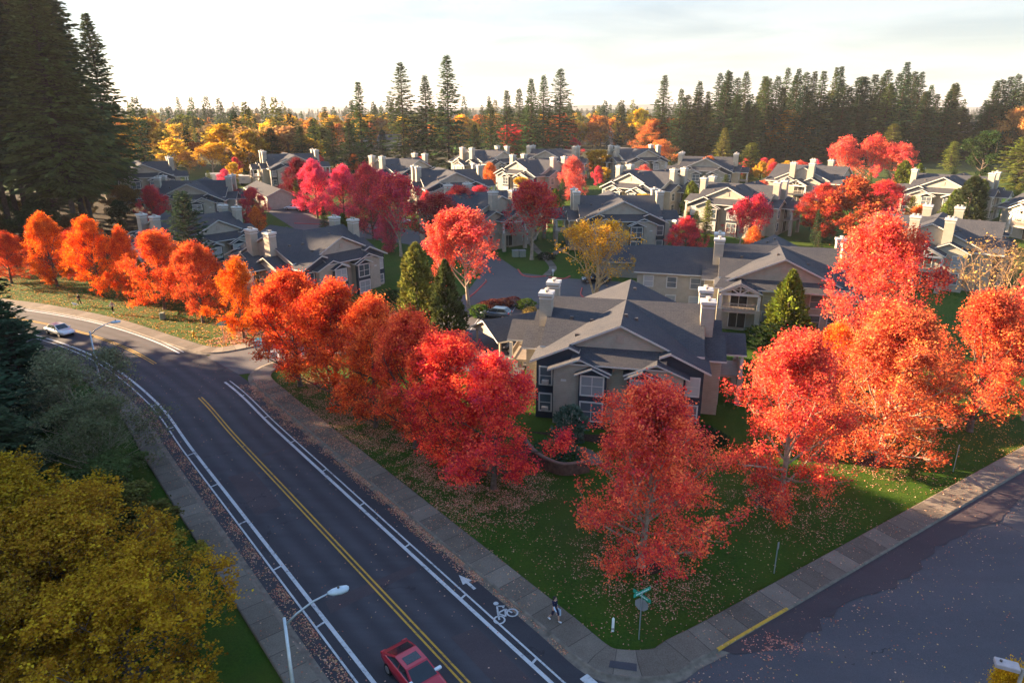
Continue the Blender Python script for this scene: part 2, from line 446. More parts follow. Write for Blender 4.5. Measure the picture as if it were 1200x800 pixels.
# arrow and cyclist symbol in the bike lane (travel is up the picture)
sA = (Vector((-3.0, 35.5)) - P0).dot(DT)
ar = [(-.8, -.1), (.0, -.1), (.0, -.34), (.95, 0), (.0, .34), (.0, .1), (-.8, .1)]
sheet('lane_arrow', [rd(sA + a, 4.66 + b) for a, b in ar], .066, M['paint_white'], parent=road)
sB = (Vector((-.9, 32.8)) - P0).dot(DT)
def bike_symbol():
    mb = MB()
    def pt(a, b): x, y = rd(sB + a, 4.66 + b); return Vector((x, y, .066))
    def strip(p, q, w):
        p, q = pt(*p), pt(*q); d = (q - p).normalized(); n = Vector((-d.y, d.x, 0)) * w / 2
        mb._add([p - n, p + n, q + n, q - n], [(0, 1, 2, 3)], 0)
    for cy in (-.48, .48):
        n = 20
        o = [(-.45 + .36 * math.cos(k * 2 * math.pi / n), cy + .36 * math.sin(k * 2 * math.pi / n)) for k in range(n)]
        i = [(-.45 + .26 * math.cos(k * 2 * math.pi / n), cy + .26 * math.sin(k * 2 * math.pi / n)) for k in range(n)]
        P = [pt(*p) for p in o] + [pt(*p) for p in i]
        mb._add(P, [(k, (k + 1) % n, n + (k + 1) % n, n + k) for k in range(n)], 0)
    for a, b in (((-.45, -.48), (.05, -.2)), ((.05, -.2), (.05, .35)), ((.05, .35), (-.45, .48)), ((-.45, -.02), (.05, .35)), ((-.45, -.02), (.05, -.2)), ((.05, -.2), (.55, .12)), ((.55, .12), (.28, .45)), ((.2, .3), (.35, .5))):
        strip(a, b, .11)
    n = 12; mb._add([pt(.78 + .16 * math.cos(k * 2 * math.pi / n), .22 + .16 * math.sin(k * 2 * math.pi / n)) for k in range(n)], [tuple(range(n))], 0)
    return mb.build('bicycle_symbol', M['paint_white'], road, fix=False)
bike_symbol()
sheet('crossing_bar', [rd(-5.2, 4.75), rd(-3.7, 4.75), rd(-3.7, 5.3), rd(-5.2, 5.3)], .066, M['paint_white'], parent=road)
# old sealed cracks / trench patch across the road
for (s0, s1, o0, o1) in ((22, 29, -3.0, -.9), (9, 10.2, -3.2, 3.0), (30.5, 31.2, .5, 3.1), (-6, 3, 1.0, 2.8)):
    sheet('asphalt_patch', [rd(s0, o0), rd(s1, o0 + .2), rd(s1 - .3, o1), rd(s0 + .2, o1 - .1)], .058, M['patch'], parent=road)

# side street in the right foreground
ST = Vector((0.842, 0.540)); SN = Vector((0.540, -0.842)); K0 = Vector((10.6, 29.5))     # along / away from the lawn
def st(s, o): p = K0 + ST * s + SN * o; return (p.x, p.y)
street = sheet('side_street', [rd(-40, 4.5), rd(-28, 4.5), rd(-2, 4.8), (1.9, 29.6), (4.2, 28.5), (6.3, 27.85), (8.6, 28.1), (9.9, 29.1), st(0, -.02), st(30, -.02), st(80, -.02), st(140, -.02), st(140, 15), st(60, 15), st(25, 22), (45, -8)], .020, M['street'])
rng = np.random.default_rng(4)
edge = [(s, 1.9 + .35 * math.sin(s * .5) + .3 * rng.normal() * .5 + (0 if s > 4 else (4 - s) * .12)) for s in np.arange(-5, 60, .8)]
sheet('sealed_edge', [st(1, .01)] + [st(60, .01)] + [st(s, o) for s, o in [(s_, o_ * (.22 + .78 * min(1, max(0, (s_ - 1) / 5.)))) for s_, o_ in reversed(edge)] if s > 1.2], .052, M['patch'], parent=street)

# pavements: gutter, kerb face, kerb top, walk, back edge
PROF = [(-.42, .045), (-.02, .035), (0, .15), (.15, .155), (.17, .15), (1.9, .165), (1.98, .16), (2.0, -.05)]
MIX_ = [1, 1, 1, 0, 0, 0, 0]
walkR = resample([(-12.0, 84.5), (-19.5, 79.6), (-25.0, 76.6), (-28.0, 74.0), (-28.9, 71.6), (-28.0, 68.6), rd(42, 5.65), rd(34, 5.65), rd(24, 5.65), rd(12, 5.65), rd(4, 5.65), rd(0, 5.65), (4.2, 28.6), (6.3, 27.95), (8.5, 28.2), st(-1.0, -.1), st(1.5, 0), st(8, 0), st(20, 0), st(40, 0), st(70, 0), st(130, 0)], .6)
# walkR travels towards the camera, so the lawn is on its left: negative offsets
sweep('pavement', walkR, [(-o, h) for o, h in PROF], [M['pave'], M['kerb']], mi=MIX_, kind='structure')
walkL = resample([(-12.5, 91.5), (-22, 86.6), (-29.6, 81.9), (-33.0, 79.2), (-35.8, 77.9), (-38.8, 78.6), (-43.6, 81.8), (-55.2, 89.9), (-66.4, 96.0), (-77, 100.4), (-92, 105), (-125, 111)], .6)
sweep('pavement', walkL, [(o, h) for o, h in PROF], [M['pave'], M['kerb']], mi=MIX_, kind='structure')
walkW = CL[max(0, sidx(-42)):sidx(120)]
sweep('pavement', walkW, [(-5.7 - o, h) for o, h in [(-.3, .045), (-.02, .035), (0, .15), (.15, .155), (.17, .15), (1.5, .165), (1.58, .16), (1.6, -.05)]], [M['pave'], M['kerb']], mi=MIX_, kind='structure')
yk = [p for p in [st(s, -.075) for s in np.arange(.8, 7.2, .4)]]
sweep('yellow_kerb', np.array(yk), [(.09, .04), (.085, .162), (-.085, .162)], [M['paint_yellow']], kind='structure')
# kerb ramp mat
sheet('ramp_mat', [at(715, 776)[:2], at(746, 780)[:2], at(746, 789)[:2], at(713, 784)[:2]], .172, simple('dark_tactile_mat', (.045, .045, .055), .7), kind='structure')
# entry drive and parking areas
sheet('entry_drive', [(-36.5, 76.8), (-30.5, 71.0), (-28.6, 71.5), (-27.6, 74.2), (-25, 76.4), (-19.5, 79.4), (-12, 84.3), (-8, 87.5), (-6, 95), (-12.5, 91.8), (-22, 86.9), (-29.6, 82.2), (-33.2, 79.4), (-36, 78.1)], .038, M['lot'])
def pxpoly(l): return [at(x, y)[:2] for x, y in l]
lot = sheet('parking_lot', pxpoly([(455, 412), (505, 362), (545, 345), (566, 318), (505, 292), (470, 285), (430, 280), (345, 268), (308, 245), (300, 236), (345, 236), (372, 256), (450, 263), (540, 282), (585, 302), (612, 320), (660, 326), (725, 330), (765, 345), (700, 362), (650, 372), (610, 440), (480, 430)]), .035, M['lot'])
for a in ((572, 372), (560, 380), (598, 369), (550, 388), (620, 366)):
    x, y, _ = at(*a)
    sheet('bay_line', [(x, y), (x + .12, y + .03), (x + 1.0, y + 4.6), (x + .88, y + 4.6)], .05, M['paint_white'], parent=lot)
def red_kerb(pts):
    P = resample([at(*p)[:2] for p in pts], .5)
    sweep('red_kerb', P, [(-.12, .0), (-.1, .16), (.1, .16), (.12, .0)], [M['paint_red']], kind='structure')
red_kerb([(607, 316), (613, 323), (626, 325), (640, 324)])
red_kerb([(643, 325), (660, 327), (668, 324)])
red_kerb([(682, 338), (681, 346), (690, 352), (706, 354)])
red_kerb([(548, 350), (556, 344), (564, 336), (570, 330)])
red_kerb([(345, 262), (385, 263), (430, 260)])
def path(pts, w=1.3):
    P = resample([at(*p)[:2] for p in pts], .7)
    sweep('footpath', P, [(-w / 2, .03), (w / 2, .03)], [M['pave']], kind='structure')
path([(640, 323), (648, 314), (640, 303), (630, 294), (622, 285)])
path([(640, 303), (655, 294), (668, 288)])
path([(826, 304), (806, 295), (797, 286), (806, 276), (820, 270)])
path([(700, 545), (690, 530), (668, 524)], 1.0)
# far hills
def hill(name, x0, x1, y, h, seed, col):
    r = np.random.default_rng(seed); n = 90
    xs = np.linspace(x0, x1, n); z = np.zeros(n)
    for k in range(1, 9): z += r.normal() * np.sin(xs / (x1 - x0) * math.pi * 2 * k * .7 + r.uniform(0, 6)) / k
    z = h * (.6 + .25 * z / (np.abs(z).max() + 1e-6)) * np.sin(np.linspace(.12, math.pi - .12, n)) ** .6
    rows = []
    for dy, f in ((-900, -.02), (-450, .55), (0, 1.), (700, .7), (1500, -.02)):
        rows.append(np.stack([xs, np.full(n, y + dy) + r.normal(0, 60, n), z * f + 8], 1))
    V = np.concatenate(rows); k = len(rows)
    i = np.arange(k - 1)[:, None] * n; j = np.arange(n - 1)[None, :]
    F = np.stack([i + j, i + j + 1, i + n + j + 1, i + n + j], -1).reshape(-1, 4)
    tag(link(name, np_mesh(name, V, F, [simple(name + '_cover', col, 1, .05, 0, .35, .004)], smooth=True)), kind='structure')
hill('hills', -6500, 1200, 6200, 75, 3, (.045, .055, .045))
hill('hills', -1000, 6500, 5200, 120, 8, (.04, .05, .04))
hill('ridge', -1500, 1800, 2600, 34, 11, (.030, .040, .022))
# ================================================================== TREES
def unit(v): return v / (np.linalg.norm(v) + 1e-9)

def kites(c, a, b, L, W):
    n = len(c)
    V = np.stack([c - a * (L * .5)[:, None], c + b * (W * .5)[:, None] - a * (L * .05)[:, None], c + a * (L * .5)[:, None], c - b * (W * .5)[:, None] - a * (L * .05)[:, None]], 1).reshape(-1, 3)
    F = np.arange(n * 4).reshape(n, 4)
    return V, F

def rand_frames(rng, n, up=.6):
    nrm = rng.normal(size=(n, 3)); nrm[:, 2] = np.abs(nrm[:, 2]) + up
    nrm /= np.linalg.norm(nrm, axis=1)[:, None]
    a = rng.normal(size=(n, 3)); a -= nrm * (a * nrm).sum(1)[:, None]; a /= np.linalg.norm(a, axis=1)[:, None] + 1e-9
    return a, np.cross(nrm, a)

def broadleaf(name, seed, H, Rc, base=.16, prof='oval', limbs=16, subs=6, twigs=5, lpt=22, leaf=.24, bare=0., wood='bark', ang=(6, 74), multi=1, thick=1., lift=.25, clump=.16):
    rng = np.random.default_rng(seed)
    z0 = base * H
    ph = rng.uniform(0, 6.3, 4)
    def rad(z, az):
        t = np.clip((z - z0) / (H - z0), 0, 1)
        if prof == 'oval': r = (math.sin(math.pi * min(1, max(0, .06 + .94 * t)) ** .82)) ** .62 if t < 1 else 0
        elif prof == 'flame': r = min(1, (t + .10) * 3.0) * (1 - t ** 2.2) ** .8
        elif prof == 'round': r = math.sqrt(max(0, 1 - (2 * t - 1) ** 2)) ** .9
        elif prof == 'vase': r = (.30 + .70 * min(1, t * 1.6)) * (1 - t ** 3.2) ** .6
        w = 1 + .16 * math.sin(2 * az + ph[0]) + .10 * math.sin(3 * az + ph[1] + 5 * t) + .08 * math.sin(5 * az + ph[2] - 7 * t)
        return Rc * r * w
    def inside(p): return p[2] < H and math.hypot(p[0], p[1]) < rad(p[2], math.atan2(p[1], p[0])) and p[2] > z0 * .7
    paths, tips = [], []
    def grow(p, d, L, r0, r1, step, up, must=2, kl=1.):
        pts = [p]; n = max(2, int(L / step)); d = unit(d)
        for i in range(n):
            d = unit(d + np.array([0, 0, up * step]) + rng.normal(0, .10, 3))
            q = pts[-1] + d * step
            if i >= must and not inside(q / np.array([kl, kl, .5 + .5 * kl])): break
            if i >= 1 and q[2] < z0 * .8 + .3: break
            pts.append(q)
        P = np.array(pts); paths.append((P, np.linspace(r0, r1, len(P)))); return P
    tr = []
    for m in range(multi):
        d0 = np.array([0, 0, 1.]) if multi == 1 else unit(np.array([math.cos(m * 6.28 / multi + ph[3]) * .28, math.sin(m * 6.28 / multi + ph[3]) * .28, 1.]))
        n = 12; pts = [np.array([0, 0, -.4])]
        for i in range(n):
            pts.append(pts[-1] + (d0 + rng.normal(0, .035, 3)) * (H * .86 + .4) / n)
        P = np.array(pts); rr = np.linspace(.021 * H, .004 * H, n + 1) * thick / multi ** .5; rr[0] *= 1.5; rr[1] *= 1.1
        paths.append((P, rr)); tr.append((P, rr))
    k = 0
    for i in range(limbs):
        P, rr = tr[i % multi]
        f = (i + .5) / limbs
        h = z0 * .85 + (H * .80 - z0 * .85) * f ** .95
        idx = np.searchsorted(P[:, 2], h); idx = min(max(idx, 1), len(P) - 1)
        tt = (h - P[idx - 1, 2]) / (P[idx, 2] - P[idx - 1, 2]); p = P[idx - 1] * (1 - tt) + P[idx] * tt
        az = i * 2.399 + rng.normal(0, .25); el = R(ang[0] + (ang[1] - ang[0]) * f ** .8 + rng.normal(0, 7)); kl = rng.uniform(.80, 1.10)
        d = np.array([math.cos(az) * math.cos(el), math.sin(az) * math.cos(el), math.sin(el)])
        r0 = max(.012 * H * (1 - .7 * f), .02) * thick * .75
        LP = grow(p, d, 1.1 * H, r0, r0 * .25, H * .045, lift / H * 6 * (.25 + .75 * f), 3, kl)
        k = len(LP)
        tips.append((LP[-1], unit(LP[-1] - LP[-2]), r0 * .25))
        for s in range(subs):
            fi = rng.uniform(.22, .98) if s else .97
            ii = min(int(fi * (k - 1)), k - 2); p2 = LP[ii]; dd = unit(LP[ii + 1] - LP[ii])
            side = unit(np.cross(dd, rng.normal(size=3)))
            d2 = unit(dd * .75 + side * rng.uniform(.5, 1.0) + np.array([0, 0, .15]))
            SPt = grow(p2, d2, rng.uniform(.14, .26) * H, r0 * .35, r0 * .12, H * .035, lift / H * 8, 1)
            tips.append((SPt[-1], d2, r0 * .12))
            kk = len(SPt)
            for w in range(twigs):
                ii = rng.integers(0, kk - 1) if kk > 1 else 0
                dd = unit(SPt[min(ii + 1, kk - 1)] - SPt[ii] + 1e-6)
                d3 = unit(dd * .7 + rng.normal(0, .55, 3) + np.array([0, 0, .25]))
                L3 = rng.uniform(.05, .10) * H
                T = np.array([SPt[ii], SPt[ii] + d3 * L3 * .5 + rng.normal(0, .02, 3), SPt[ii] + d3 * L3 + np.array([0, 0, .12 * L3])])
                paths.append((T, np.array([r0 * .12, r0 * .08, r0 * .03])))
                tips.append((T[-1], d3, L3))
    big = [p for p in paths if p[1][0] > .035]; small = [p for p in paths if p[1][0] <= .035]
    V1, F1 = tube_arr(big, 7) if big else (np.zeros((0, 3)), np.zeros((0, 4), int))
    V2, F2 = tube_arr(small, 3)
    tv = np.concatenate([V1, V2]); tf = np.concatenate([F1, F2 + len(V1)])
    tm = np_mesh(name + '_wood', tv, tf, [M[wood]], smooth=True)
    C, A_, var = [], [], []
    for (p, d, L) in tips:
        n = rng.poisson(lpt)
        if bare > 0:
            t = (p[2] - z0) / (H - z0); rr_ = math.hypot(p[0], p[1]) / (Rc + 1e-6)
            keep = np.clip(1.15 - bare * (1.5 - 1.25 * t - .45 * rr_) , 0.02, 1); n = int(n * keep)
        if n <= 0: continue
        cc = p + rng.normal(0, clump * 2.2 * .7, (n, 3)) * np.array([1, 1, .8]) - d * rng.uniform(-.1, .55, (n, 1)) * (H * .06)
        C.append(cc); var.append(np.clip(rng.normal(rng.uniform(.25, .75), .2, n), 0, 1))
    C = np.concatenate(C); var = np.concatenate(var)
    n = len(C); a, b = rand_frames(rng, n)
    L = leaf * rng.uniform(.7, 1.35, n)
    V, F = kites(C, a, b, L, L * rng.uniform(.65, .95, n))
    cm = np_mesh(name + '_leaves', V, F, [M['leaf']], attr=np.repeat(var, 4))
    return tm, cm, float(np.percentile(C[:, 2], 99.7)) if len(C) > 500 else H * .97, float(np.percentile(np.hypot(C[:, 0], C[:, 1]), 97)) if len(C) > 500 else Rc * .9

def fir(name, seed, H, Rc, bare=.08, step=.7, per=6, spr=9, size=1., droop=.18, rag=.3, pw=.85, lod=False):
    rng = np.random.default_rng(seed)
    z0 = bare * H; C, A, B, L, W, var, paths = [], [], [], [], [], [], []
    n = 14; tx = np.cumsum(rng.normal(0, .004 * H / n * 3, n + 1)) * .3; ty = np.cumsum(rng.normal(0, .004 * H / n * 3, n + 1)) * .3
    tz = np.linspace(-.5, H, n + 1); paths.append((np.stack([tx, ty, tz], 1), np.linspace(.011 * H, .0012 * H, n + 1)))
    z = z0; az = rng.uniform(0, 6.28)
    ph = rng.uniform(0, 6.3, 3)
    while z < H * .992:
        t = (z - z0) / (H - z0)
        for k in range(per):
            az += 2.399 + rng.normal(0, .3)
            zz = z + rng.uniform(-.5, .5) * step
            ln = Rc * ((1 - t) ** pw) * min(1, .45 + 3.2 * t) * rng.uniform(1 - rag * 1.5, 1 + rag * .6) * (1 + .12 * math.sin(2 * az + ph[0]) + .1 * math.sin(14 * t + ph[1] + az)) + .28
            if rng.random() < rag * .25: ln *= .45
            el = .38 * t - droop * (1 - t) + rng.normal(0, .07)
            d = np.array([math.cos(az) * math.cos(el), math.sin(az) * math.cos(el), math.sin(el)])
            o = np.array([np.interp(zz, tz, tx), np.interp(zz, tz, ty), zz])
            tip = o + d * ln + np.array([0, 0, -.10 * ln * (1 - t) + .05 * ln])
            if not lod and ln > 1.0: paths.append((np.array([o, o + d * ln * .55, tip]), np.array([.012 * ln + .02, .008 * ln, .01])))
            ns = max(4, int(spr * (.45 + .75 * ln / Rc)))
            s = np.sqrt(rng.uniform(.03, 1.0, ns)); base = o + (tip - o) * s[:, None]
            side = np.array([-math.sin(az), math.cos(az), 0.])
            sg = rng.choice([-1., 1.], ns) * rng.uniform(.1, 1.1, ns)
            a = d[None] * (1 - .35 * np.abs(sg)[:, None]) + side[None] * sg[:, None] + np.stack([rng.normal(0, .12, ns), rng.normal(0, .12, ns), rng.uniform(-.55, .08, ns)], 1)
            a /= np.linalg.norm(a, axis=1)[:, None]
            up = np.array([0, 0, 1.]) + rng.normal(0, .35, (ns, 3)); b = np.cross(a, up); b /= np.linalg.norm(b, axis=1)[:, None] + 1e-9
            l = size * (.62 + .15 * ln) * rng.uniform(.7, 1.35, ns)
            C.append(base + a * (l * .42)[:, None]); A.append(a); B.append(b); L.append(l); W.append(l * rng.uniform(.34, .55, ns))
            var.append(np.clip(rng.normal(rng.uniform(.3, .7), .2, ns), 0, 1))
        z += step * (1 - .45 * t) * rng.uniform(.8, 1.2)
    C, A, B, L, W, var = map(np.concatenate, (C, A, B, L, W, var))
    V, F = kites(C, A, B, L, W)
    if not lod:
        tv, tf = tube_arr(paths, 6)
        return np_mesh(name + '_wood', tv, tf, [M['bark_dark']], smooth=True), np_mesh(name + '_needles', V, F, [M['needle']], attr=np.repeat(var, 4)), H, Rc
    tv, tf = tube_arr(paths[:1], 5)
    VV = np.concatenate([tv, V]); FF = np.concatenate([tf, F + len(tv)])
    return np_mesh(name, VV, FF, [M['bark_dark'], M['needle']], attr=np.concatenate([np.full(len(tv), .5), np.repeat(var, 4)]), mi=[0] * len(tf) + [1] * len(F)), None, H, Rc

def blob_leaves(name, seed, H, Rc, n, leaf, prof='cone', mat='needle', upright=.8):
    """dense clipped or columnar foliage: sprays set through the outer shell"""
    rng = np.random.default_rng(seed)
    t = rng.random(n) ** (1.25 if prof == 'cone' else 1); az = rng.uniform(0, 6.283, n)
    if prof == 'cone': r = np.minimum(1, (t + .05) * 6) * (1 - t) ** .72
    elif prof == 'column': r = np.minimum(1, (t + .08) * 4) * (1 - t ** 3) ** .7
    else: r = np.sqrt(np.clip(1 - (1.75 * t - .75) ** 2, 0, 1))
    lump = 1 + .14 * np.sin(3 * az + 9 * t + seed) + .11 * np.sin(5 * az - 17 * t) + .08 * np.sin(9 * az + 31 * t)
    q = Rc * r * lump * np.sqrt(rng.uniform(.45, 1.08, n))
    C = np.stack([q * np.cos(az), q * np.sin(az), H * (.02 + .97 * t)], 1)
    out = np.stack([np.cos(az), np.sin(az), np.full(n, upright)], 1) + rng.normal(0, .4, (n, 3)); out /= np.linalg.norm(out, axis=1)[:, None]
    b = np.cross(out, rng.normal(size=(n, 3))); b /= np.linalg.norm(b, axis=1)[:, None] + 1e-9
    L = leaf * rng.uniform(.6, 1.5, n)
    V, F = kites(C, out, b, L, L * rng.uniform(.35, .6, n))
    cl = .5 + .35 * np.sin(4 * az + 23 * t + seed)
    cm = np_mesh(name + '_foliage', V, F, [M[mat]], attr=np.repeat(np.clip(rng.normal(cl, .18), 0, 1), 4))
    tv, tf = tube_arr([(np.array([[0, 0, -.3], [0, 0, H * .4], [0, 0, H * .9]]), np.array([.035, .025, .006]) * H * .7)], 6)
    tm = np_mesh(name + '_wood', tv, tf, [M['bark_dark']], smooth=True)
    return tm, cm, H, Rc

T = {}
T['maple'] = [broadleaf('maple_a', 1, 10, 4.6, .07, 'oval', 26, 7, 6, 29, .145, clump=.13), broadleaf('maple_b', 2, 10, 4.5, .08, 'flame', 26, 7, 6, 29, .145, clump=.13), broadleaf('maple_c', 3, 10, 4.4, .06, 'oval', 27, 7, 6, 29, .14, clump=.13, ang=(12, 76))]
T['maple'] += [broadleaf('maple_d', 4, 10, 4.7, .05, 'flame', 25, 7, 6, 27, .145, clump=.13, ang=(2, 66)), broadleaf('maple_e', 7, 10, 4.2, .06, 'vase', 26, 7, 6, 26, .14, clump=.12, bare=.2)]
T['maple_near'] = [broadleaf('maple_near_a', 9, 10, 4.6, .05, 'oval', 34, 8, 7, 27, .118, bare=.30, clump=.11, wood='bark_pale'), broadleaf('maple_near_b', 6, 10, 4.6, .07, 'oval', 30, 8, 7, 27, .118, bare=.24, clump=.11, wood='bark_pale')]
T['maple_thin'] = [broadleaf('thin_maple_a', 11, 10, 4.5, .22, 'vase', 20, 7, 6, 17, .22, bare=.80, wood='bark_pale', ang=(28, 80)), broadleaf('thin_maple_b', 12, 10, 4.3, .20, 'oval', 20, 6, 6, 16, .22, bare=.62, wood='bark_pale', ang=(22, 76))]
T['bare'] = [broadleaf('bare_a', 14, 10, 6.0, .10, 'vase', 26, 8, 7, 5.0, .20, bare=.45, wood='bark_gold', ang=(40, 72), multi=3, thick=1.25), broadleaf('bare_b', 15, 10, 4.0, .08, 'vase', 22, 7, 5, 1.0, .18, wood='bark_tan', ang=(55, 80), multi=4, thick=.8)]
T['round'] = [broadleaf('round_a', 17, 10, 5.0, .18, 'round', 18, 6, 5, 24, .30), broadleaf('round_b', 18, 10, 4.6, .14, 'oval', 18, 6, 5, 22, .32)]
T['yellow_near'] = [broadleaf('yellow_near_a', 21, 10, 5.8, .10, 'round', 44, 9, 8, 17, .14, bare=.22, clump=.085, wood='bark', ang=(4, 70), lift=.12)]
T['willow'] = [broadleaf('willow_a', 24, 8, 4.6, .06, 'round', 34, 9, 9, 4.5, .15, bare=.2, wood='bark_pale', ang=(25, 65), multi=3, thick=.6, lift=.1)]
T['far_leafy'] = [broadleaf('far_leafy_a', 31, 10, 4.6, .12, 'round', 12, 4, 3, 12, .55, clump=.25), broadleaf('far_leafy_b', 32, 10, 4.0, .12, 'oval', 12, 4, 3, 12, .55, clump=.25), broadleaf('far_leafy_c', 33, 10, 3.8, .14, 'flame', 12, 4, 3, 10, .5, bare=.4, wood='bark_pale', clump=.25)]
T['fir'] = [fir('fir_a', 41, 40, 6.2, .03, .62, 8, 13, pw=.9), fir('fir_b', 42, 40, 5.6, .03, .62, 8, 13, rag=.5, pw=.98), fir('fir_c', 43, 40, 6.6, .06, .66, 8, 13, rag=.55, pw=.8)]
T['stand_fir'] = [fir('stand_fir_a', 51, 48, 8.6, .24, .55, 9, 24, .82, .24, .30, .72), fir('stand_fir_b', 52, 48, 7.8, .30, .55, 9, 24, .82, .2, .4, .66), fir('stand_fir_c', 53, 48, 8.2, .18, .55, 9, 24, .82, .28, .35, .8)]
T['spruce'] = [fir('spruce_a', 61, 12, 3.6, .02, .30, 8, 16, .55, .1, .3, .8), fir('spruce_b', 62, 12, 4.0, .03, .28, 8, 17, .55, .05, .4, .55)]
T['far_fir'] = [fir('far_fir_a', 71, 30, 5.0, .05, 0.9, 7, 7, 1.7, lod=True), fir('far_fir_b', 72, 30, 4.4, .04, 0.9, 7, 7, 1.7, rag=.45, lod=True), fir('far_fir_c', 73, 30, 5.6, .06, 0.95, 7, 7, 1.7, pw=.65, lod=True)]
T['cypress'] = [blob_leaves('cypress_a', 81, 8, 2.4, 5200, .42, 'cone'), blob_leaves('cypress_b', 82, 8, 1.7, 4600, .40, 'column')]
T['bush'] = [blob_leaves('bush_a', 85, 1.5, 1.2, 1500, .20, 'ball', 'leaf', .6), blob_leaves('bush_b', 86, 1.3, 1.4, 1500, .19, 'ball', 'leaf', .6)]
rtree = random.Random(99)

def plant(kind, x, y, H, W, color, name, label, cat='tree', group=None, var=None, rot=None, z=None):
    vs = T[kind]; tm, cm, h0, r0 = vs[var if var is not None else rtree.randrange(len(vs))]
    zz = float(gz(x, y)) if z is None else z
    rot = rtree.uniform(0, 6.28) if rot is None else rot
    k_ = rtree.uniform(.93, 1.07) if kind.startswith('maple') else 1.
    sc = (W / (2 * r0) * k_, W / (2 * r0) / k_, H / h0)
    c = tuple(max(.004, v * rtree.uniform(.9, 1.1)) for v in color)
    if cm is None:
        o = link(name, tm); o.location = (x, y, zz); o.rotation_euler = (0, 0, rot); o.scale = sc; o.color = (*c, 1)
        return tag(o, label, cat, group)
    e = thing(name, label, cat, (x, y, zz), rot, group, sc)
    if kind.startswith('maple'): e.rotation_euler = (rtree.gauss(0, .03), rtree.gauss(0, .03), rot)
    link('trunk' if kind != 'bush' else 'stem', tm, e)
    cr = link('crown' if kind != 'bush' else 'foliage', cm, e); cr.color = (*c, 1)
    return e

def ptree(kind, px, pyb, pyt, wpx, color, name, label, cat='tree', group=None, var=None, rot=None):
    """a tree standing at the ground point under photo pixel (px, pyb), as tall and wide as it reads there"""
    x, y, z = at(px, pyb)
    H = height_to(y, z, pyt); W = wpx * zcam(y, z + H * .5) / FPX
    return plant(kind, x, y, H, W, color, name, label, cat, group, var, rot)

RED = (.66, .050, .048); CRIM = (.68, .06, .095); CORAL = (.82, .14, .10); ORANGE = (.84, .16, .025); RUST = (.40, .12, .03); YEL = (.82, .50, .05)
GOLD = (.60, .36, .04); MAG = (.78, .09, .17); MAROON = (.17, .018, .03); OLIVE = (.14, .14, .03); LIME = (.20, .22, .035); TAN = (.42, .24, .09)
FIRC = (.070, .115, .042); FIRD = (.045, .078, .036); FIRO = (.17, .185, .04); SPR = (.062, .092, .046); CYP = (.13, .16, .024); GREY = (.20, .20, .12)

G1 = 'red maples on the corner lawn'
ptree('maple_near', 752, 663, 452, 190, (.97, .135, .080), 'maple_tree', 'scarlet maple on the corner lawn, nearest tree to the street name sign', group=G1, var=0, rot=3.9)
ptree('maple_near', 915, 592, 388, 172, (.74, .105, .06), 'maple_tree', 'dull red maple on the lawn between the nearest scarlet maple and the side street posts', group=G1, var=1, rot=1.9)
ptree('maple_near', 1030, 540, 362, 170, (.68, .125, .055), 'maple_tree', 'bright coral red maple with a pale trunk standing in a mulch ring on the lawn', group=G1, var=0, rot=3.3)
ptree('maple', 1022, 448, 252, 134, (.68, .115, .065), 'maple_tree', 'tallest glowing red maple, behind the lawn beside the two chimney balcony building', group=G1, var=0)
ptree('maple', 1136, 505, 342, 128, (.70, .14, .055), 'maple_tree', 'orange red maple on the lawn below the balcony with the white truss', group=G1, var=2)
ptree('maple_thin', 1200, 492, 318, 96, (.80, .13, .09), 'maple_tree', 'half bare coral maple with a pale trunk at the right edge of the lawn', group=G1, var=1)
ptree('maple', 975, 470, 380, 70, ORANGE, 'maple_tree', 'small orange maple tucked beside the green cypress and the tallest red maple', group=G1, var=0)
ptree('bare', 1152, 400, 276, 92, TAN, 'bare_tree', 'leafless tan tree in front of the balcony building roof on the right', var=1)
G2 = 'maples in the row along the main road pavement'
for (px, pb, pt, w, c, l, v) in [
    (352, 452, 312, 92, (.76, .12, .035), 'sunlit orange red maple at the entry drive end of the roadside row', 0),
    (398, 480, 326, 92, (.74, .11, .035), 'orange red maple second from the entry drive in the roadside row', 2),
    (440, 500, 345, 90, (.92, .15, .05), 'rusty red maple in the middle of the roadside row', 3),
    (487, 524, 360, 92, (.88, .13, .06), 'brownish red maple right of the middle of the roadside row', 0),
    (528, 548, 388, 92, (.94, .10, .075), 'deep red maple in the roadside row next to the corner end tree', 4),
    (578, 572, 415, 118, (.96, .10, .08), 'crimson maple at the corner end of the roadside row, nearest the block wall', 1)]:
    ptree('maple', px, pb, pt + 4, w * 1.28, c, 'maple_tree', l, group=G2, var=v)
G3 = 'orange maples on the far lawn beside the bend'
for (px, pb, pt, w, c, l, v) in [
    (14, 332, 272, 54, (.62, .10, .03), 'dim orange maple partly behind dark conifer boughs at the left edge', 0),
    (68, 336, 250, 60, (.82, .15, .02), 'bright orange maple leftmost in the sunlit row beside the bend', 1),
    (93, 328, 268, 36, (.72, .10, .05), 'small reddish maple tucked behind the leftmost bright orange maple', 2),
    (119, 346, 254, 56, (.84, .17, .02), 'glowing orange maple standing behind the two walkers', 0),
    (150, 350, 266, 44, (.84, .16, .025), 'narrow orange maple right behind the walkers, next to the widest one', 1),
    (193, 362, 270, 80, (.80, .145, .03), 'widest orange maple in the row beside the bend, below the spruce', 2),
    (238, 378, 284, 70, (.68, .11, .035), 'rust orange maple in the row, in front of the lit gable', 0),
    (286, 396, 303, 68, (.84, .19, .02), 'golden orange maple standing alone beside the entry drive corner', 1)]:
    ptree('maple', px, pb, pt, w * 1.03, c, 'maple_tree', l, group=G3, var=v)
G4 = 'crimson trees around the upper parking area'
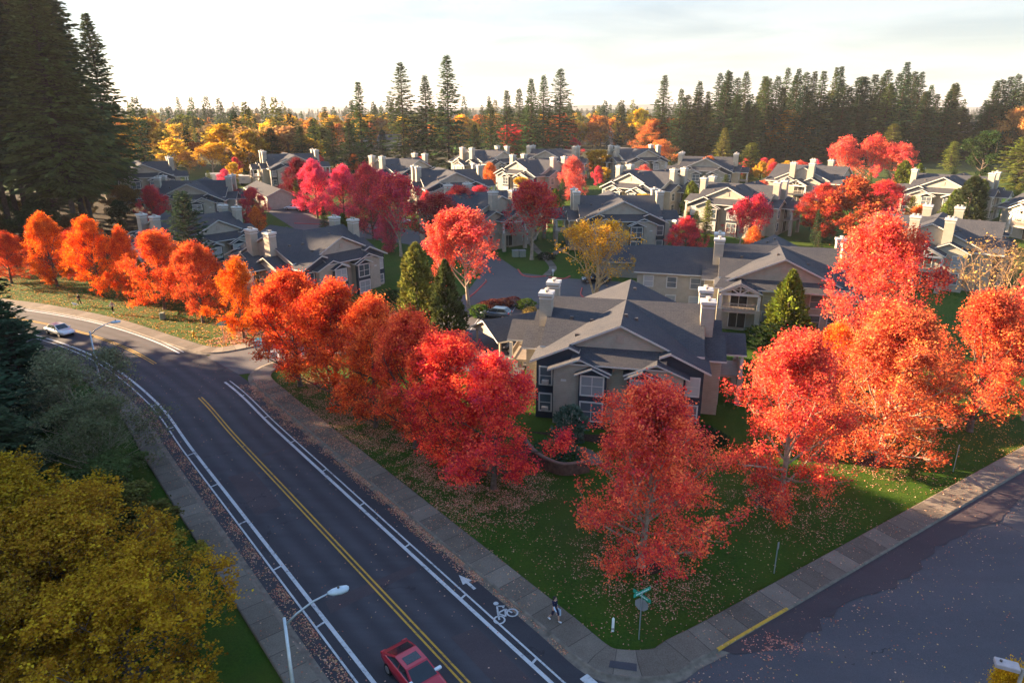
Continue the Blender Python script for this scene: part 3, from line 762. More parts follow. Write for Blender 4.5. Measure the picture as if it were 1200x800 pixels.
for (kind, px, pb, pt, w, c, l) in [
    ('maple', 186, 276, 218, 42, CRIM, 'dark crimson maple in front of the leftmost far roofs'),
    ('maple', 232, 262, 224, 38, MAG, 'small pinkish crimson maple left of the parking lane behind chimneys'),
    ('maple', 266, 256, 215, 46, (.36, .03, .04), 'brownish crimson maple behind the second left building chimneys'),
    ('maple', 299, 268, 220, 34, CRIM, 'crimson maple at the start of the upper parking lane'),
    ('maple', 352, 240, 186, 44, MAROON, 'dark maroon maple at the corner of the row of garages'),
    ('maple', 372, 256, 188, 54, MAG, 'magenta maple right of the maroon one by the parked cars'),
    ('maple', 404, 262, 194, 56, MAG, 'magenta maple third from left over the upper parking lane'),
    ('maple', 438, 280, 192, 64, CRIM, 'broad crimson maple behind the left building right gable'),
    ('maple_thin', 470, 300, 204, 66, CRIM, 'thinning crimson maple with bare lower limbs near the lot'),
    ('maple', 452, 270, 200, 50, MAG, 'magenta maple wedged between two broader crimson trees'),
    ('maple_thin', 512, 296, 226, 66, (.44, .05, .06), 'sparse dusky red maple in front of the middle truss porch'),
    ('maple_thin', 540, 282, 218, 50, (.5, .05, .06), 'wispy red maple in front of the middle building right gable'),
    ('maple_thin', 623, 304, 212, 78, (.62, .045, .055), 'tall open red maple with a forked grey trunk on the path lawn'),
    ('maple', 592, 262, 226, 36, MAROON, 'dark maroon shrubby tree in front of the middle roofs')]:
    ptree(kind, px, pb, pt, w, c, 'maple_tree', l, group=G4)
ptree('maple_thin', 520, 362, 250, 40, (.85, .12, .07), 'maple_tree', 'slim sunlit coral maple left of the forked coral one in the lot', group='coral maples in the parking lot', var=1)
ptree('maple_thin', 549, 360, 244, 84, (.92, .13, .10), 'maple_tree', 'sunlit coral maple with bare lower limbs standing in the lot', group='coral maples in the parking lot', var=0)
ptree('bare', 697, 348, 256, 92, (.85, .37, .03), 'bare_tree', 'almost bare golden tree with pale spreading limbs beside the lot', var=0)
for (px, pb, pt, w, c, l, v) in [
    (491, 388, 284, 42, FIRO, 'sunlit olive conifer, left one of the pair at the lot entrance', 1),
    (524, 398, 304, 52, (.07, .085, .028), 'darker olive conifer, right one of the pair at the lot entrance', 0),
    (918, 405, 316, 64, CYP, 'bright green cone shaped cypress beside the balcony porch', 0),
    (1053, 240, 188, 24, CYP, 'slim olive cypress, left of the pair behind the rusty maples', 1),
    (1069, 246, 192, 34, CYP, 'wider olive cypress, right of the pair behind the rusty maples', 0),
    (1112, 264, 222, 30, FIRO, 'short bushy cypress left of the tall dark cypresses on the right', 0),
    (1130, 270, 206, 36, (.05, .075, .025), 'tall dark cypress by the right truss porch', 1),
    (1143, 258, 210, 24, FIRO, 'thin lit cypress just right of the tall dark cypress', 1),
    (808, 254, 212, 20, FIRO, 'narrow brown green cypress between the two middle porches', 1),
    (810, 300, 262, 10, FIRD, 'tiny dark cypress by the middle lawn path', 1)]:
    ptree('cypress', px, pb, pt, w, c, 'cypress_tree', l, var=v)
ptree('spruce', 230, 345, 226, 62, SPR, 'spruce_tree', 'dark green spruce in front of the left building chimneys', var=1)
ptree('bush', 918, 412, 380, 86, (.03, .045, .02), 'hedge_bush', 'dark green hedge bush under the bright cone cypress', 'bush')
for (kind, px, pb, pt, w, c, n, l) in [
    ('maple', 671, 236, 184, 42, CORAL, 'maple_tree', 'coral pink maple among the roofs left of the lit bays'),
    ('round', 700, 208, 176, 36, (.52, .24, .02), 'maple_tree', 'round golden brown tree among the middle roofs'),
    ('round', 604, 186, 146, 42, (.74, .05, .06), 'maple_tree', 'bright red round tree in front of the middle firs'),
    ('round', 658, 176, 134, 40, RUST, 'oak_tree', 'russet brown round tree right of the middle firs'),
    ('maple', 672, 186, 162, 26, CRIM, 'maple_tree', 'small crimson tree behind the centre roofs'),
    ('maple_thin', 748, 204, 174, 12, (.8, .04, .08), 'maple_tree', 'tiny hot pink tree behind the centre roofs'),
    ('round', 828, 222, 184, 32, (.72, .16, .03), 'maple_tree', 'small red and green leaved tree between two roofs'),
    ('maple_thin', 866, 294, 232, 40, (.55, .035, .075), 'maple_tree', 'pinkish maple left of pair in front of the navy bays on the right middle building'),
    ('maple_thin', 884, 292, 228, 44, (.60, .04, .08), 'maple_tree', 'magenta maple right of pair in front of the right middle building'),
    ('maple', 958, 280, 216, 62, (.50, .045, .035), 'maple_tree', 'dark red maple left end of the rusty clump at right centre'),
    ('round', 992, 286, 208, 74, (.46, .10, .04), 'maple_tree', 'rust brown round maple in the middle of the clump at right centre'),
    ('maple', 1032, 270, 212, 56, (.58, .04, .06), 'maple_tree', 'crimson maple right end of the rusty clump at right centre'),
    ('maple_thin', 984, 222, 160, 48, CORAL, 'maple_tree', 'sunlit coral tree left of three behind the rusty clump'),
    ('maple_thin', 1017, 224, 158, 48, (.82, .10, .08), 'maple_tree', 'sunlit coral tree middle of three behind the rusty clump'),
    ('maple_thin', 1048, 226, 168, 42, CORAL, 'maple_tree', 'sunlit coral tree right of three behind the rusty clump'),
    ('round', 918, 186, 131, 50, (.56, .24, .05), 'oak_tree', 'large orange brown tree in front of the right fir forest'),
    ('round', 1182, 188, 126, 52, (.62, .36, .10), 'oak_tree', 'pale orange tree at the right edge under the firs'),
    ('round', 1148, 212, 154, 50, (.035, .07, .02), 'laurel_tree', 'dark green rounded evergreen at the right above the roofs'),
    ('spruce', 1190, 222, 162, 58, FIRO, 'spruce_tree', 'olive lit evergreen at the right edge above the roofs'),
    ('round', 935, 200, 190, 34, RED, 'maple_tree', 'low red tree in front of the two chimney roof at right'),
    ('round', 716, 168, 140, 40, (.62, .24, .04), 'oak_tree', 'orange tree right of the low pale hall in the distance'),
    ('round', 748, 172, 128, 34, YEL, 'oak_tree', 'yellow tree left of the twin firs at centre'),
    ('maple', 764, 186, 140, 46, (.66, .22, .06), 'oak_tree', 'tall orange tree below the twin firs at centre'),
    ('maple_thin', 772, 200, 164, 46, (.72, .26, .08), 'oak_tree', 'peach coloured tree above the lit bay roofs')]:
    ptree(kind, px, pb, pt, w, c, n, l)
for (px, pb, pt, w, c, l) in [
    (877, 214, 168, 34, FIRO, 'olive lit small conifer between the red leaved tree and the right forest'),
    (845, 202, 150, 30, FIRO, 'lit young conifer at the left foot of the right forest'),
    (856, 216, 186, 20, LIME, 'pale green young conifer beside the small red and green tree'),
    (1040, 196, 146, 30, OLIVE, 'olive young conifer behind the coral trees'),
    (960, 184, 150, 26, FIRO, 'dull green young conifer right of the orange brown tree'),
    (1112, 200, 166, 22, LIME, 'pale yellow green conifer left of the dark rounded evergreen')]:
    ptree('spruce', px, pb, pt, w, c, 'conifer_tree', l)

# --- tall fir stand on the left
G5 = 'tall firs of the stand on the left'
stand = [(-90, 141, 50, 20, 'tall fir at the right edge of the left stand, its apex nearest the open sky'), (-103, 146, 54, 18, None), (-112, 140, 53, 19, None), (-122, 147, 56, 19, None), (-132, 143, 55, 18, None), (-97, 158, 52, 18, None), (-110, 163, 56, 18, None),
         (-126, 165, 57, 19, None), (-141, 160, 56, 19, None), (-94, 153, 38, 15, 'shorter fir stepping down at the right edge of the left stand'), (-148, 148, 56, 19, None), (-118, 178, 55, 18, None), (-137, 180, 55, 18, None), (-155, 172, 55, 18, None), (-100, 176, 46, 17, None), (-95, 149, 55, 19, None), (-105, 143, 54, 17, None), (-117, 144, 57, 18, None), (-129, 145, 58, 18, None), (-104, 155, 58, 19, None), (-117, 155, 60, 19, None), (-140, 150, 60, 19, None), (-95, 152, 55, 21, None), (-98, 147, 45, 17, None), (-108, 150, 60, 20, None)]
for i, (x, y, H, W, l) in enumerate(stand):
    plant('stand_fir', x, y, H, W, (.090, .108, .045) if i % 3 else (.125, .130, .045), 'fir_tree', l or 'towering dark fir with bare lower trunk inside the stand on the left', group=G5, var=i % 3)
for i, (x, y, H, W) in enumerate([(-96, 139, 11, 9), (-108, 139, 9, 9), (-119, 140, 12, 9), (-130, 141, 10, 10), (-88, 138, 8, 8)]):
    plant('round', x, y, H, W, [(.07, .08, .03), (.10, .075, .03), (.05, .06, .025)][i % 3], 'understory_tree', 'low dark leafy tree among the trunks of the left fir stand', group='understory trees below the left firs')
sheet('forest_floor', [(-86, 128), (-78, 140), (-76, 158), (-84, 186), (-120, 205), (-190, 205), (-230, 150), (-150, 122), (-110, 124)], .012, simple('needle_duff', (.035, .026, .016), 1, .1, 0, .4, 1.5), cut=6)
us = random.Random(77)
for k in range(16):
    x, y = us.uniform(-150, -84), us.uniform(138, 172)
    plant('round', x, y, us.uniform(4, 9), us.uniform(6, 10), us.choice([(.10, .11, .04), (.20, .13, .04), (.07, .09, .035)]), 'understory_tree', 'low dark leafy tree among the trunks of the left fir stand', group='understory trees below the left firs')
# --- evergreens on the near left bank (some continue out of frame and shade the road)
G6 = 'dark evergreens on the left roadside bank'
bank = [(-48.5, 61.5, 9.5, 6.8, 1, 'dense dark evergreen on the bank left of the pale twiggy willow'), (-44.5, 57.5, 9, 6.5, 1, 'low dark evergreen on the bank directly behind the pale twiggy willow'), (-55, 67.5, 9.5, 6.2, 1, 'tall dark evergreen on the bank left of the silver car'), (-43, 51, 7.5, 6.5, 1, 'squat dark evergreen just above the yellow leaved trees'), (-63, 77, 17, 7, 0, 'taller dark evergreen at the left edge below the fir stand'), (-39.5, 46.5, 6, 6, 1, 'small dark evergreen between the yellow trees and the small willow shrub')]
for (x, y, H, W, v, l) in bank: plant('spruce', x, y, H * 1.15, W * 1.4, SPR if v else FIRD, 'spruce_tree', l, group=G6, var=v)
for (x, y, H, W) in [(-66, 50, 25, 10), (-72, 60, 27, 10), (-63, 39, 24, 10), (-57, 28, 23, 10), (-60, 16, 25, 10), (-80, 66, 27, 11), (-84, 78, 27, 11), (-70, 44, 28, 10), (-52, 14, 24, 9), (-66, 27, 28, 10), (-58, 4, 26, 10), (-92, 88, 28, 11), (-76, 50, 29, 10), (-88, 58, 32, 11), (-90, 70, 32, 11), (-82, 40, 32, 11), (-74, 34, 31, 11), (-70, 20, 31, 11), (-72, 8, 30, 11), (-96, 74, 32, 11), (-98, 62, 34, 11)]:
    plant('stand_fir', x, y, H + (20 if y < 76 else 13 if y < 80 else 0), W * 1.6, FIRD, 'fir_tree', 'dark fir on the bank beyond the left edge of the view', group='firs on the bank beyond the left edge', var=2)
plant('willow', -37.4, 54.6, 8.8, 10.6, GREY, 'willow_tree', 'pale grey twiggy willow beside the left pavement under the far street lamp', var=0)
plant('willow', -32.8, 48.5, 6.4, 9.6, (.15, .17, .08), 'willow_tree', 'small grey green willow shrub right above the yellow trees', var=0)
G7 = 'yellow leaved trees in the near left corner'
plant('yellow_near', -18.8, 26.6, 7.6, 11.2, (.44, .235, .018), 'locust_tree', 'golden yellow tree at bottom left reaching the pavement edge', group=G7, var=0, rot=.3)
plant('yellow_near', -24.2, 30.8, 8.6, 12.0, (.40, .22, .018), 'locust_tree', 'golden yellow tree behind the bottom left one, its top touching the willow shrub', group=G7, var=0, rot=2.1)
plant('yellow_near', -30.5, 34.0, 8.8, 12.5, (.44, .24, .018), 'locust_tree', 'golden yellow tree at the left edge, topmost of the near yellow ones', group=G7, var=0, rot=4.4)
plant('yellow_near', -25.5, 24.0, 7.8, 11.5, (.40, .225, .02), 'locust_tree', 'golden yellow tree filling the bottom left corner of the view', group=G7, var=0, rot=5.5)
for (x, y, H, W, c, l) in [(-25.4, 39.0, 4.6, 6.4, (.13, .13, .035), 'olive green leafy shrub tree beside the left pavement, nearer the street lamp'), (-29.4, 44.0, 4.2, 6.0, (.10, .12, .04), 'dark green leafy shrub tree beside the left pavement, nearer the willows'), (-21.6, 34.6, 3.6, 5.6, (.26, .20, .03), 'yellowing leafy shrub tree at the pavement edge before the yellow trees')]:
    plant('round', x, y, H, W, c, 'shrub_tree', l, 'shrub', 'leafy shrubs along the left pavement')
x, y, _ = at(1206, 792, 6.6)
plant('maple', x, y, 7.0, 2.6, (.70, .36, .02), 'maple_tree', 'golden yellow tree top behind the box lamp at bottom right', var=0)

# --- distinct tall firs of the middle distance
G8 = 'tall firs standing behind the middle roofs'
for (px, pb, pt, w, l) in [(426, 196, 96, 34, 'tall lone fir at the left of the middle group'), (475, 200, 72, 40, 'tall pointed fir left of the three tallest in the middle'), (502, 200, 88, 36, 'fir between the two tallest of the middle'), (527, 202, 64, 42, 'tallest fir of the middle group'), (557, 196, 146, 26, 'short fir right of the tallest middle fir'), (575, 192, 118, 24, 'slim fir left of the middle clump'), (594, 190, 106, 30, 'fir in the left half of the middle clump'), (622, 188, 92, 30, 'dark fir left of centre in the middle clump'), (636, 186, 88, 28, 'fir at the centre of the middle clump'), (655, 186, 80, 36, 'tallest fir at the right end of the middle clump'), (608, 186, 104, 28, 'second dark fir inside the middle clump'), (773, 186, 88, 32, 'left one of the twin firs before the right forest'), (793, 188, 104, 26, 'right one of the twin firs before the right forest'), (412, 200, 140, 28, 'short fir left of the lone tall one'), (450, 196, 152, 24, 'low fir between the lone fir and the pointed one'), (357, 206, 148, 34, 'broad dark fir behind the row of garages'), (322, 204, 150, 36, 'dark fir left of the garages behind the trailers'), (392, 196, 142, 26, 'fir behind the maroon maple')]:
    ptree('fir', px, pb, pt, w * 1.3, FIRC if pt < 140 else FIRD, 'fir_tree', l, group=G8)
# --- right forest
rf = random.Random(5)
top = lambda x: np.interp(x, [805, 820, 850, 880, 900, 960, 1000, 1035, 1060, 1085, 1110, 1140, 1160, 1185, 1230], [96, 88, 72, 84, 80, 74, 78, 68, 66, 90, 92, 96, 82, 88, 84])
for k in range(84):
    px = 800 + k * 5.0 + rf.uniform(-4, 4)
    if 1108 < px < 1142 and k % 2: continue
    pb = rf.uniform(176, 190)
    ptree('fir', px, pb, float(top(px)) + abs(rf.gauss(0, 22)), rf.uniform(30, 50), rf.choice([FIRC, FIRD, (.05, .09, .04), (.036, .072, .04), (.10, .125, .035)]), 'fir_tree', 'dark green fir in the dense forest line at the right', group='firs of the right forest line')
# --- mixed trees of the far suburb
fm = random.Random(12)
FAR_APTS = [(-104, 196), (-33, 206), (7.5, 203), (59, 212), (14, 240), (42, 243), (-9, 236), (-70, 222), (-66, 190), (80, 187)]
for k in range(480):
    px = fm.uniform(20, 830); pb = fm.choice([fm.uniform(152, 176), fm.uniform(150, 205)])
    if px > 430: pb = min(pb, 172)
    x, y, z = at(px, pb)
    if y < 215: continue
    if y < 262 and any(math.hypot(x - a, y - b) < 15 for a, b in FAR_APTS): continue
    if fm.random() < .36:
        H = fm.uniform(12, 26)
        plant('far_fir', x, y, H, H * fm.uniform(.26, .42), fm.choice([FIRC, FIRD, FIRO, (.05, .07, .03)]), 'conifer_tree', 'green conifer among the autumn trees of the far suburb', group='conifers of the far suburb')
    else:
        c, w_ = fm.choice([(YEL, 'yellow'), (GOLD, 'golden'), (RUST, 'russet'), (TAN, 'tan'), (OLIVE, 'olive green'), ((.30, .22, .04), 'dull gold'), ((.62, .26, .05), 'orange')])
        H = fm.uniform(8.5, 17)
        plant('far_leafy', x, y, H, H * fm.uniform(.7, 1.05), c, 'suburb_tree', 'small %s leaved tree among the roofs of the far suburb' % w_, group='%s trees of the far suburb' % w_)
for (kind, px, pb, pt, w, c, n, l) in [
    ('round', 172, 196, 140, 50, (.30, .18, .03), 'oak_tree', 'large golden brown tree beside the right edge of the left fir stand'),
    ('round', 297, 206, 154, 44, (.42, .25, .03), 'oak_tree', 'round golden tree behind the white trailers'),
    ('maple_thin', 250, 205, 168, 40, YEL, 'birch_tree', 'bright sunlit yellow tree among the far left houses'),
    ('maple_thin', 222, 204, 178, 30, (.66, .36, .10), 'birch_tree', 'pale peach tree left of the bright yellow one'),
    ('fir', 200, 192, 152, 24, FIRO, 'conifer_tree', 'olive conifer right of the large golden brown tree'),
    ('maple_thin', 250, 178, 146, 34, (.40, .24, .12), 'birch_tree', 'thin tan tree above the bright yellow one'),
    ('fir', 232, 178, 136, 18, FIRC, 'conifer_tree', 'dark conifer above the pale peach tree')]:
    ptree(kind, px, pb, pt, w, c, n, l)
# --- far tree lines, distance growing
for k in range(105):
    px = fm.uniform(60, 1190); d = fm.uniform(420, 900)
    u = (px - 600) / FPX; y = d; x = u * zcam(y, 11)
    H = fm.uniform(14, 30); plant('far_fir', x, y, H, H * fm.uniform(.28, .4), fm.choice([FIRD, FIRC]), 'conifer_tree', 'small dark conifer on the far tree line below the horizon', group='conifers of the far tree line')
# the wood on the skyline reads as one mass
def far_wood(name, n, y0, y1, seed, col):
    rng = np.random.default_rng(seed); me0 = [T['far_fir'][i][0] for i in range(3)]
    VV, FF, AA, MI, b = [], [], [], [], 0
    src = []
    for m in me0:
        v = np.zeros(len(m.vertices) * 3, np.float32); m.vertices.foreach_get('co', v); v = v.reshape(-1, 3)
        f = np.zeros(len(m.loops), np.int32); m.loops.foreach_get('vertex_index', f); f = f.reshape(-1, 4)
        f = f[30:][::5]; used = np.unique(f); remap = -np.ones(len(v), int); remap[used] = np.arange(len(used))
        c0 = v[f].mean(1, keepdims=True); q = (c0 + (v[f] - c0) * 2.1).reshape(-1, 3)
        src.append(q)
    for k in range(n):
        y = rng.uniform(y0, y1); x = rng.uniform(-1, 1) * y * .85
        q = src[rng.integers(3)] * np.array([1, 1, 1]) * rng.uniform(.45, .85)
        VV.append(q + np.array([x, y, 9.])); FF.append(np.arange(len(q)).reshape(-1, 4) + b); b += len(q)
        AA.append(np.full(len(q), rng.uniform(.3, .7)))
    o = link(name, np_mesh(name, np.concatenate(VV), np.concatenate(FF), [M['needle']], attr=np.concatenate(AA)))
    o.color = (*col, 1); return tag(o, 'dark green wood covering the land toward the horizon', 'wood', kind='stuff')
far_wood('far_wood', 1500, 900, 2600, 6, (.036, .052, .034))
# ================================================================== BUILDINGS
def RZ(a): return Matrix.Rotation(a, 4, 'Z')
def TL(x, y, z=0): return Matrix.Translation((x, y, z))

def window(root, Mx, cx, cz, w, h, ac=False):
    """front is -y of Mx; wall plane at y = 0"""
    f = MB(Mx); b = .13; x0, x1, z0, z1 = cx - w / 2, cx + w / 2, cz - h / 2, cz + h / 2
    f.box(x0 - b, x0, -.09, .02, z0 - b, z1 + b); f.box(x1, x1 + b, -.09, .02, z0 - b, z1 + b)
    f.box(x0, x1, -.09, .02, z1, z1 + b); f.box(x0, x1, -.10, .02, z0 - b, z0)
    if w > 1.4: f.box(cx - .035, cx + .035, -.075, .01, z0, z1); 
    f.box(x0, x1, -.07, .01, cz - .03, cz + .03)
    fr = f.build('window', M['trim'], root)
    p = MB(Mx); p.box(x0 + .002, x1 - .002, -.045, .015, z0 + .002, z1 - .002); p.build('pane', M['glass'], fr)
    if ac:
        a = MB(Mx); a.box(cx - .32, cx + .32, -.42, -.05, z0 + .02, z0 + .44); a.build('air_conditioner', M['concrete_cap'], fr)
    return fr

def porch(root, Mx, w=5.0, depth=2.2, eave=5.15, wallz=0.):
    hw = w / 2; s = .48; ridge = eave + (hw + .35) * s
    r = MB(Mx)
    for sg in (-1, 1):
        q = [(sg * (hw + .35), -depth - .35, eave), (0, -depth - .35, ridge), (0, 1.6, ridge), (sg * (hw + .35), 1.6, eave)]
        r.slab(q if sg < 0 else q[::-1], .17)
    r.build('porch_roof', [M['shingle'], M['trim']], root)
    t = MB(Mx); y = -depth - .05
    t.bar((-hw, y, eave - .28), (hw, y, eave - .28), .14, .30)
    for sg in (-1, 1):
        t.bar((sg * hw, y, eave - .22), (0, y, ridge - .38), .12, .22)
        t.bar((sg * .06, y, eave - .2), (sg * hw * .48, y, eave + hw * .48 * s - .12), .10, .14)
    t.bar((0, y, eave - .2), (0, y, ridge - .3), .12, .14)
    t.build('truss', M['trim'], root)
    for sg in (-1, 1):
        p = MB(Mx); p.box(sg * hw - .30, sg * hw + .30, -depth - .25, -depth + .3, -2, 3.0); p.build('post', M['beige'], root)
        p = MB(Mx); p.box(sg * hw - .17, sg * hw + .17, -depth - .12, -depth + .18, 3.0, eave - .4); p.build('post', M['trim'], root)
    b = MB(Mx); b.box(-hw + .3, hw - .3, -depth - .15, -.12, 2.55, 2.80); b.build('balcony_floor', M['taupe'], root)
    a = MB(Mx); a.box(-hw + .3, hw - .3, -depth - .06, -depth + .02, 3.66, 3.76); a.box(-hw + .3, hw - .3, -depth - .05, -depth + .01, 2.88, 2.95)
    x = -hw + .4
    while x < hw - .35: a.box(x, x + .05, -depth - .04, -depth, 2.95, 3.66); x += .17
    a.build('railing', M['taupe'], root)
    for z in (0.1, 2.9):
        d = MB(Mx); d.box(-1.0, 1.0, -.12, .03, z, z + 2.05); dd = d.build('patio_door', M['dark'], root)
        d = MB(Mx); d.box(-1.1, -1.0, -.15, .03, z, z + 2.1); d.box(1.0, 1.1, -.15, .03, z, z + 2.1); d.box(-1.1, 1.1, -.15, .03, z + 2.06, z + 2.16); d.box(-.04, .04, -.14, .02, z, z + 2.05); d.build('door_frame', M['trim'], dd)
    v = MB(Mx); v.box(-hw + .3, hw - .3, -.035, .02, 0, 5.0); v.build('porch_wall', M['beige'], root)

def apartment(name='apartment_building'):
    root = thing(name, 'x', 'building')
    w = MB()
    S = .46; RID = 9.4
    # main block with the long gable front to back, cross block left to right, end wings
    w.prism([(-7.6, -3), (7.6, -3), (7.6, 5.62), (0, 9.08), (-7.6, 5.62)], 'y', -8.7, 8.7)
    w.prism([(-6.6, -2.9), (6.6, -2.9), (6.6, 6.02), (0, 9.05), (-6.6, 6.02)], 'x', -7.45, 7.45)
    for sx in (-1, 1):
        a, b = sx * 7.42, sx * 9.4
        for sy in (-1, 1):
            w.prism([(sy * 5.5, -2.95), (sy * .3, -2.95), (sy * .3, 5.4), (sy * 2.9, 6.55), (sy * 5.5, 5.42)], 'x', a, b)
    w.box(-.95, .95, -9.6, -8.65, -2.9, 5.5)
    w.build('wall', M['beige'], root)
    r = MB()
    E = RID - S * 8.25
    for sg in (-1, 1):
        q = [(sg * 8.25, -9.15, E), (0, -9.15, RID), (0, 9.25, RID), (sg * 8.25, 9.25, E)]
        r.slab(q if sg < 0 else q[::-1], .2)
        q = [(-7.75, sg * 7.0, RID - S * 7.0), (7.75, sg * 7.0, RID - S * 7.0), (7.75, 0, RID - .004), (-7.75, 0, RID - .004)]
        r.slab(q if sg < 0 else q[::-1], .2)
    for sx in (-1, 1):
        for sy in (-1, 1):
            x0, x1 = sorted((sx * 7.3, sx * 9.85))
            q = [(x0, sy * 5.95, 5.5), (x1, sy * 5.95, 5.5), (x1, sy * 2.9, 6.95), (x0, sy * 2.9, 6.95)]
            r.slab(q if sy < 0 else q[::-1], .17)
            q = [(x0, sy * 2.9, 6.95), (x1, sy * 2.9, 6.95), (x1, sy * .02, 5.6), (x0, sy * .02, 5.6)]
            r.slab(q if sy < 0 else q[::-1], .17)
    # front: skirt between the bays
    r.slab([(-4.3, -10.75, 5.95), (4.3, -10.75, 5.95), (4.3, -8.65, 7.0), (-4.3, -8.65, 7.0)], .14)
    # back: skirt right across
    r.slab([(8.2, 10.4, 5.55), (-8.2, 10.4, 5.55), (-7.4, 8.6, 6.55), (7.4, 8.6, 6.55)], .16)
    roof = r.build('roof', [M['shingle'], M['trim']], root)
    rr = random.Random(3)
    for k in range(9):
        v = MB()
        x = rr.uniform(-6, 6); y = rr.choice([-1, 1]) * rr.uniform(1, 8)
        z = min(RID - S * abs(x), 99) if abs(x) < abs(y) else RID - S * abs(y)
        v.box(x - .16, x + .16, y - .16, y + .16, z - .1, z + .22)
        v.build('roof_vent', M['flue'], roof)
    # outer navy gables of the front
    for sg in (-1, 1):
        n = MB()
        pl = [(sg * 3.95, 3), (sg * 7.62, 3), (sg * 7.62, 5.62), (sg * 4.6, 7.0), (sg * 3.95, 6.72)]
        n.prism(pl, 'y', -9.62, -8.68); n.box(sg * 5.7, sg * 7.64, -9.63, -8.67, -2.9, 3.2)
        g = n.build('siding_panel', M['navy'], root)
        q = MB()
        p1 = [(sg * 8.25, -9.95, E + .01), (sg * 4.6, -9.95, RID - S * 4.6 + .01), (sg * 4.6, -9.1, RID - S * 4.6 + .01), (sg * 8.25, -9.1, E + .01)]
        q.slab(p1 if sg < 0 else p1[::-1], .2)
        p2 = [(sg * 4.6, -9.95, RID - S * 4.6 + .01), (sg * 3.6, -9.95, RID - S * 4.6 - .42), (sg * 3.6, -8.7, RID - S * 4.6 - .42), (sg * 4.6, -8.7, RID - S * 4.6 + .01)]
        q.slab(p2 if sg < 0 else p2[::-1], .2)
        q.build('gable_roof', [M['shingle'], M['trim']], root)
        for z in (1.45, 4.15): window(root, TL(0, -9.63), sg * 6.72, z, 1.05, 1.65, ac=(z < 2 or sg < 0))
        # beige bay with its own gable
        b = MB(); c = 3.45
        b.prism([(sg * .95, -2.9), (sg * 5.85, -2.9), (sg * 5.85, 5.2), (sg * c, 6.2), (sg * .95, 5.2)], 'y', -10.55, -8.66)
        b.build('bay', M['beige'], root)
        q = MB()
        for s2 in (-1, 1):
            p = [(c * sg + s2 * 2.95, -10.95, 5.28), (c * sg, -10.95, 6.5), (c * sg, -8.7, 6.5), (c * sg + s2 * 2.95, -8.7, 5.28)]
            q.slab(p if s2 < 0 else p[::-1], .16)
        # small gable of the navy window bay
        for s2 in (-1, 1):
            p = [(2.25 * sg + s2 * 1.6, -11.35, 5.12), (2.25 * sg, -11.35, 5.82), (2.25 * sg, -9.9, 5.82), (2.25 * sg + s2 * 1.6, -9.9, 5.12)]
            q.slab(p if s2 < 0 else p[::-1], .14)
        q.build('bay_roof', [M['shingle'], M['trim']], root)
        n = MB(); n.prism([(sg * .93, -2.9), (sg * 3.45, -2.9), (sg * 3.45, 5.05), (sg * 2.25, 5.6), (sg * .93, 5.02)], 'y', -10.95, -10.5); n.build('siding_panel', M['navy'], root)
        for z in (1.45, 4.0): window(root, TL(0, -10.95), sg * 2.22, z, 1.95, 1.75)
        m = MB(); m.box(sg * 4.9 - .25, sg * 4.9 + .25, -10.6, -10.54, 4.1, 4.3); m.build('number_plate', M['trim'], root)
    # vents in the gables
    for y in (-8.74, 8.74):
        m = MB(); m.box(-.35, .35, y - .03, y + .03, 7.5, 8.3); m.build('gable_vent', M['taupe'], root)
    # chimneys
    for sx in (-1, 1):
        for sy in (-1, 1):
            c = MB(TL(sx * 7.95, sy * 2.35)); c.box(-.62, .62, -.68, .68, 4, 10.1)
            ch = c.build('chimney', M['beige'], root)
            c = MB(TL(sx * 7.95, sy * 2.35)); c.box(-.74, .74, -.80, .80, 10.1, 10.4); c.box(-.66, .66, -.72, .72, 9.75, 9.87); c.build('chimney_cap', M['trim'], ch)
            c = MB(TL(sx * 7.95, sy * 2.35))
            for k in (-.3, .3): c.tube([(0, k, 10.4), (0, k, 10.62)], .17, 10); c.tube([(0, k, 10.62), (0, k, 10.70)], [.26, .22], 10)
            c.build('flue', M['concrete_cap'], ch)
    # back: porch at one side, windows, recess at the other
    B = RZ(math.pi) @ TL(0, -8.7)
    porch(root, B @ TL(-5.0, -.05), 4.6, 2.1, 5.2)
    for cx in (-1.35, 1.8, 4.2, 6.3):
        for z in (1.5, 4.1): window(root, B @ TL(0, 0), cx, z, 1.3 if cx < 5 else 1.0, 1.6, ac=(cx < 0))
    # ends
    for a in (math.pi / 2, -math.pi / 2):
        E_ = RZ(a) @ TL(0, -9.4)
        porch(root, E_ @ TL(0, -.06), 5.0, 2.2, 5.2)
        for cx in (-4.2, 4.2):
            for z in (1.5, 4.1): window(root, E_, cx, z, 1.1, 1.6)
    return root

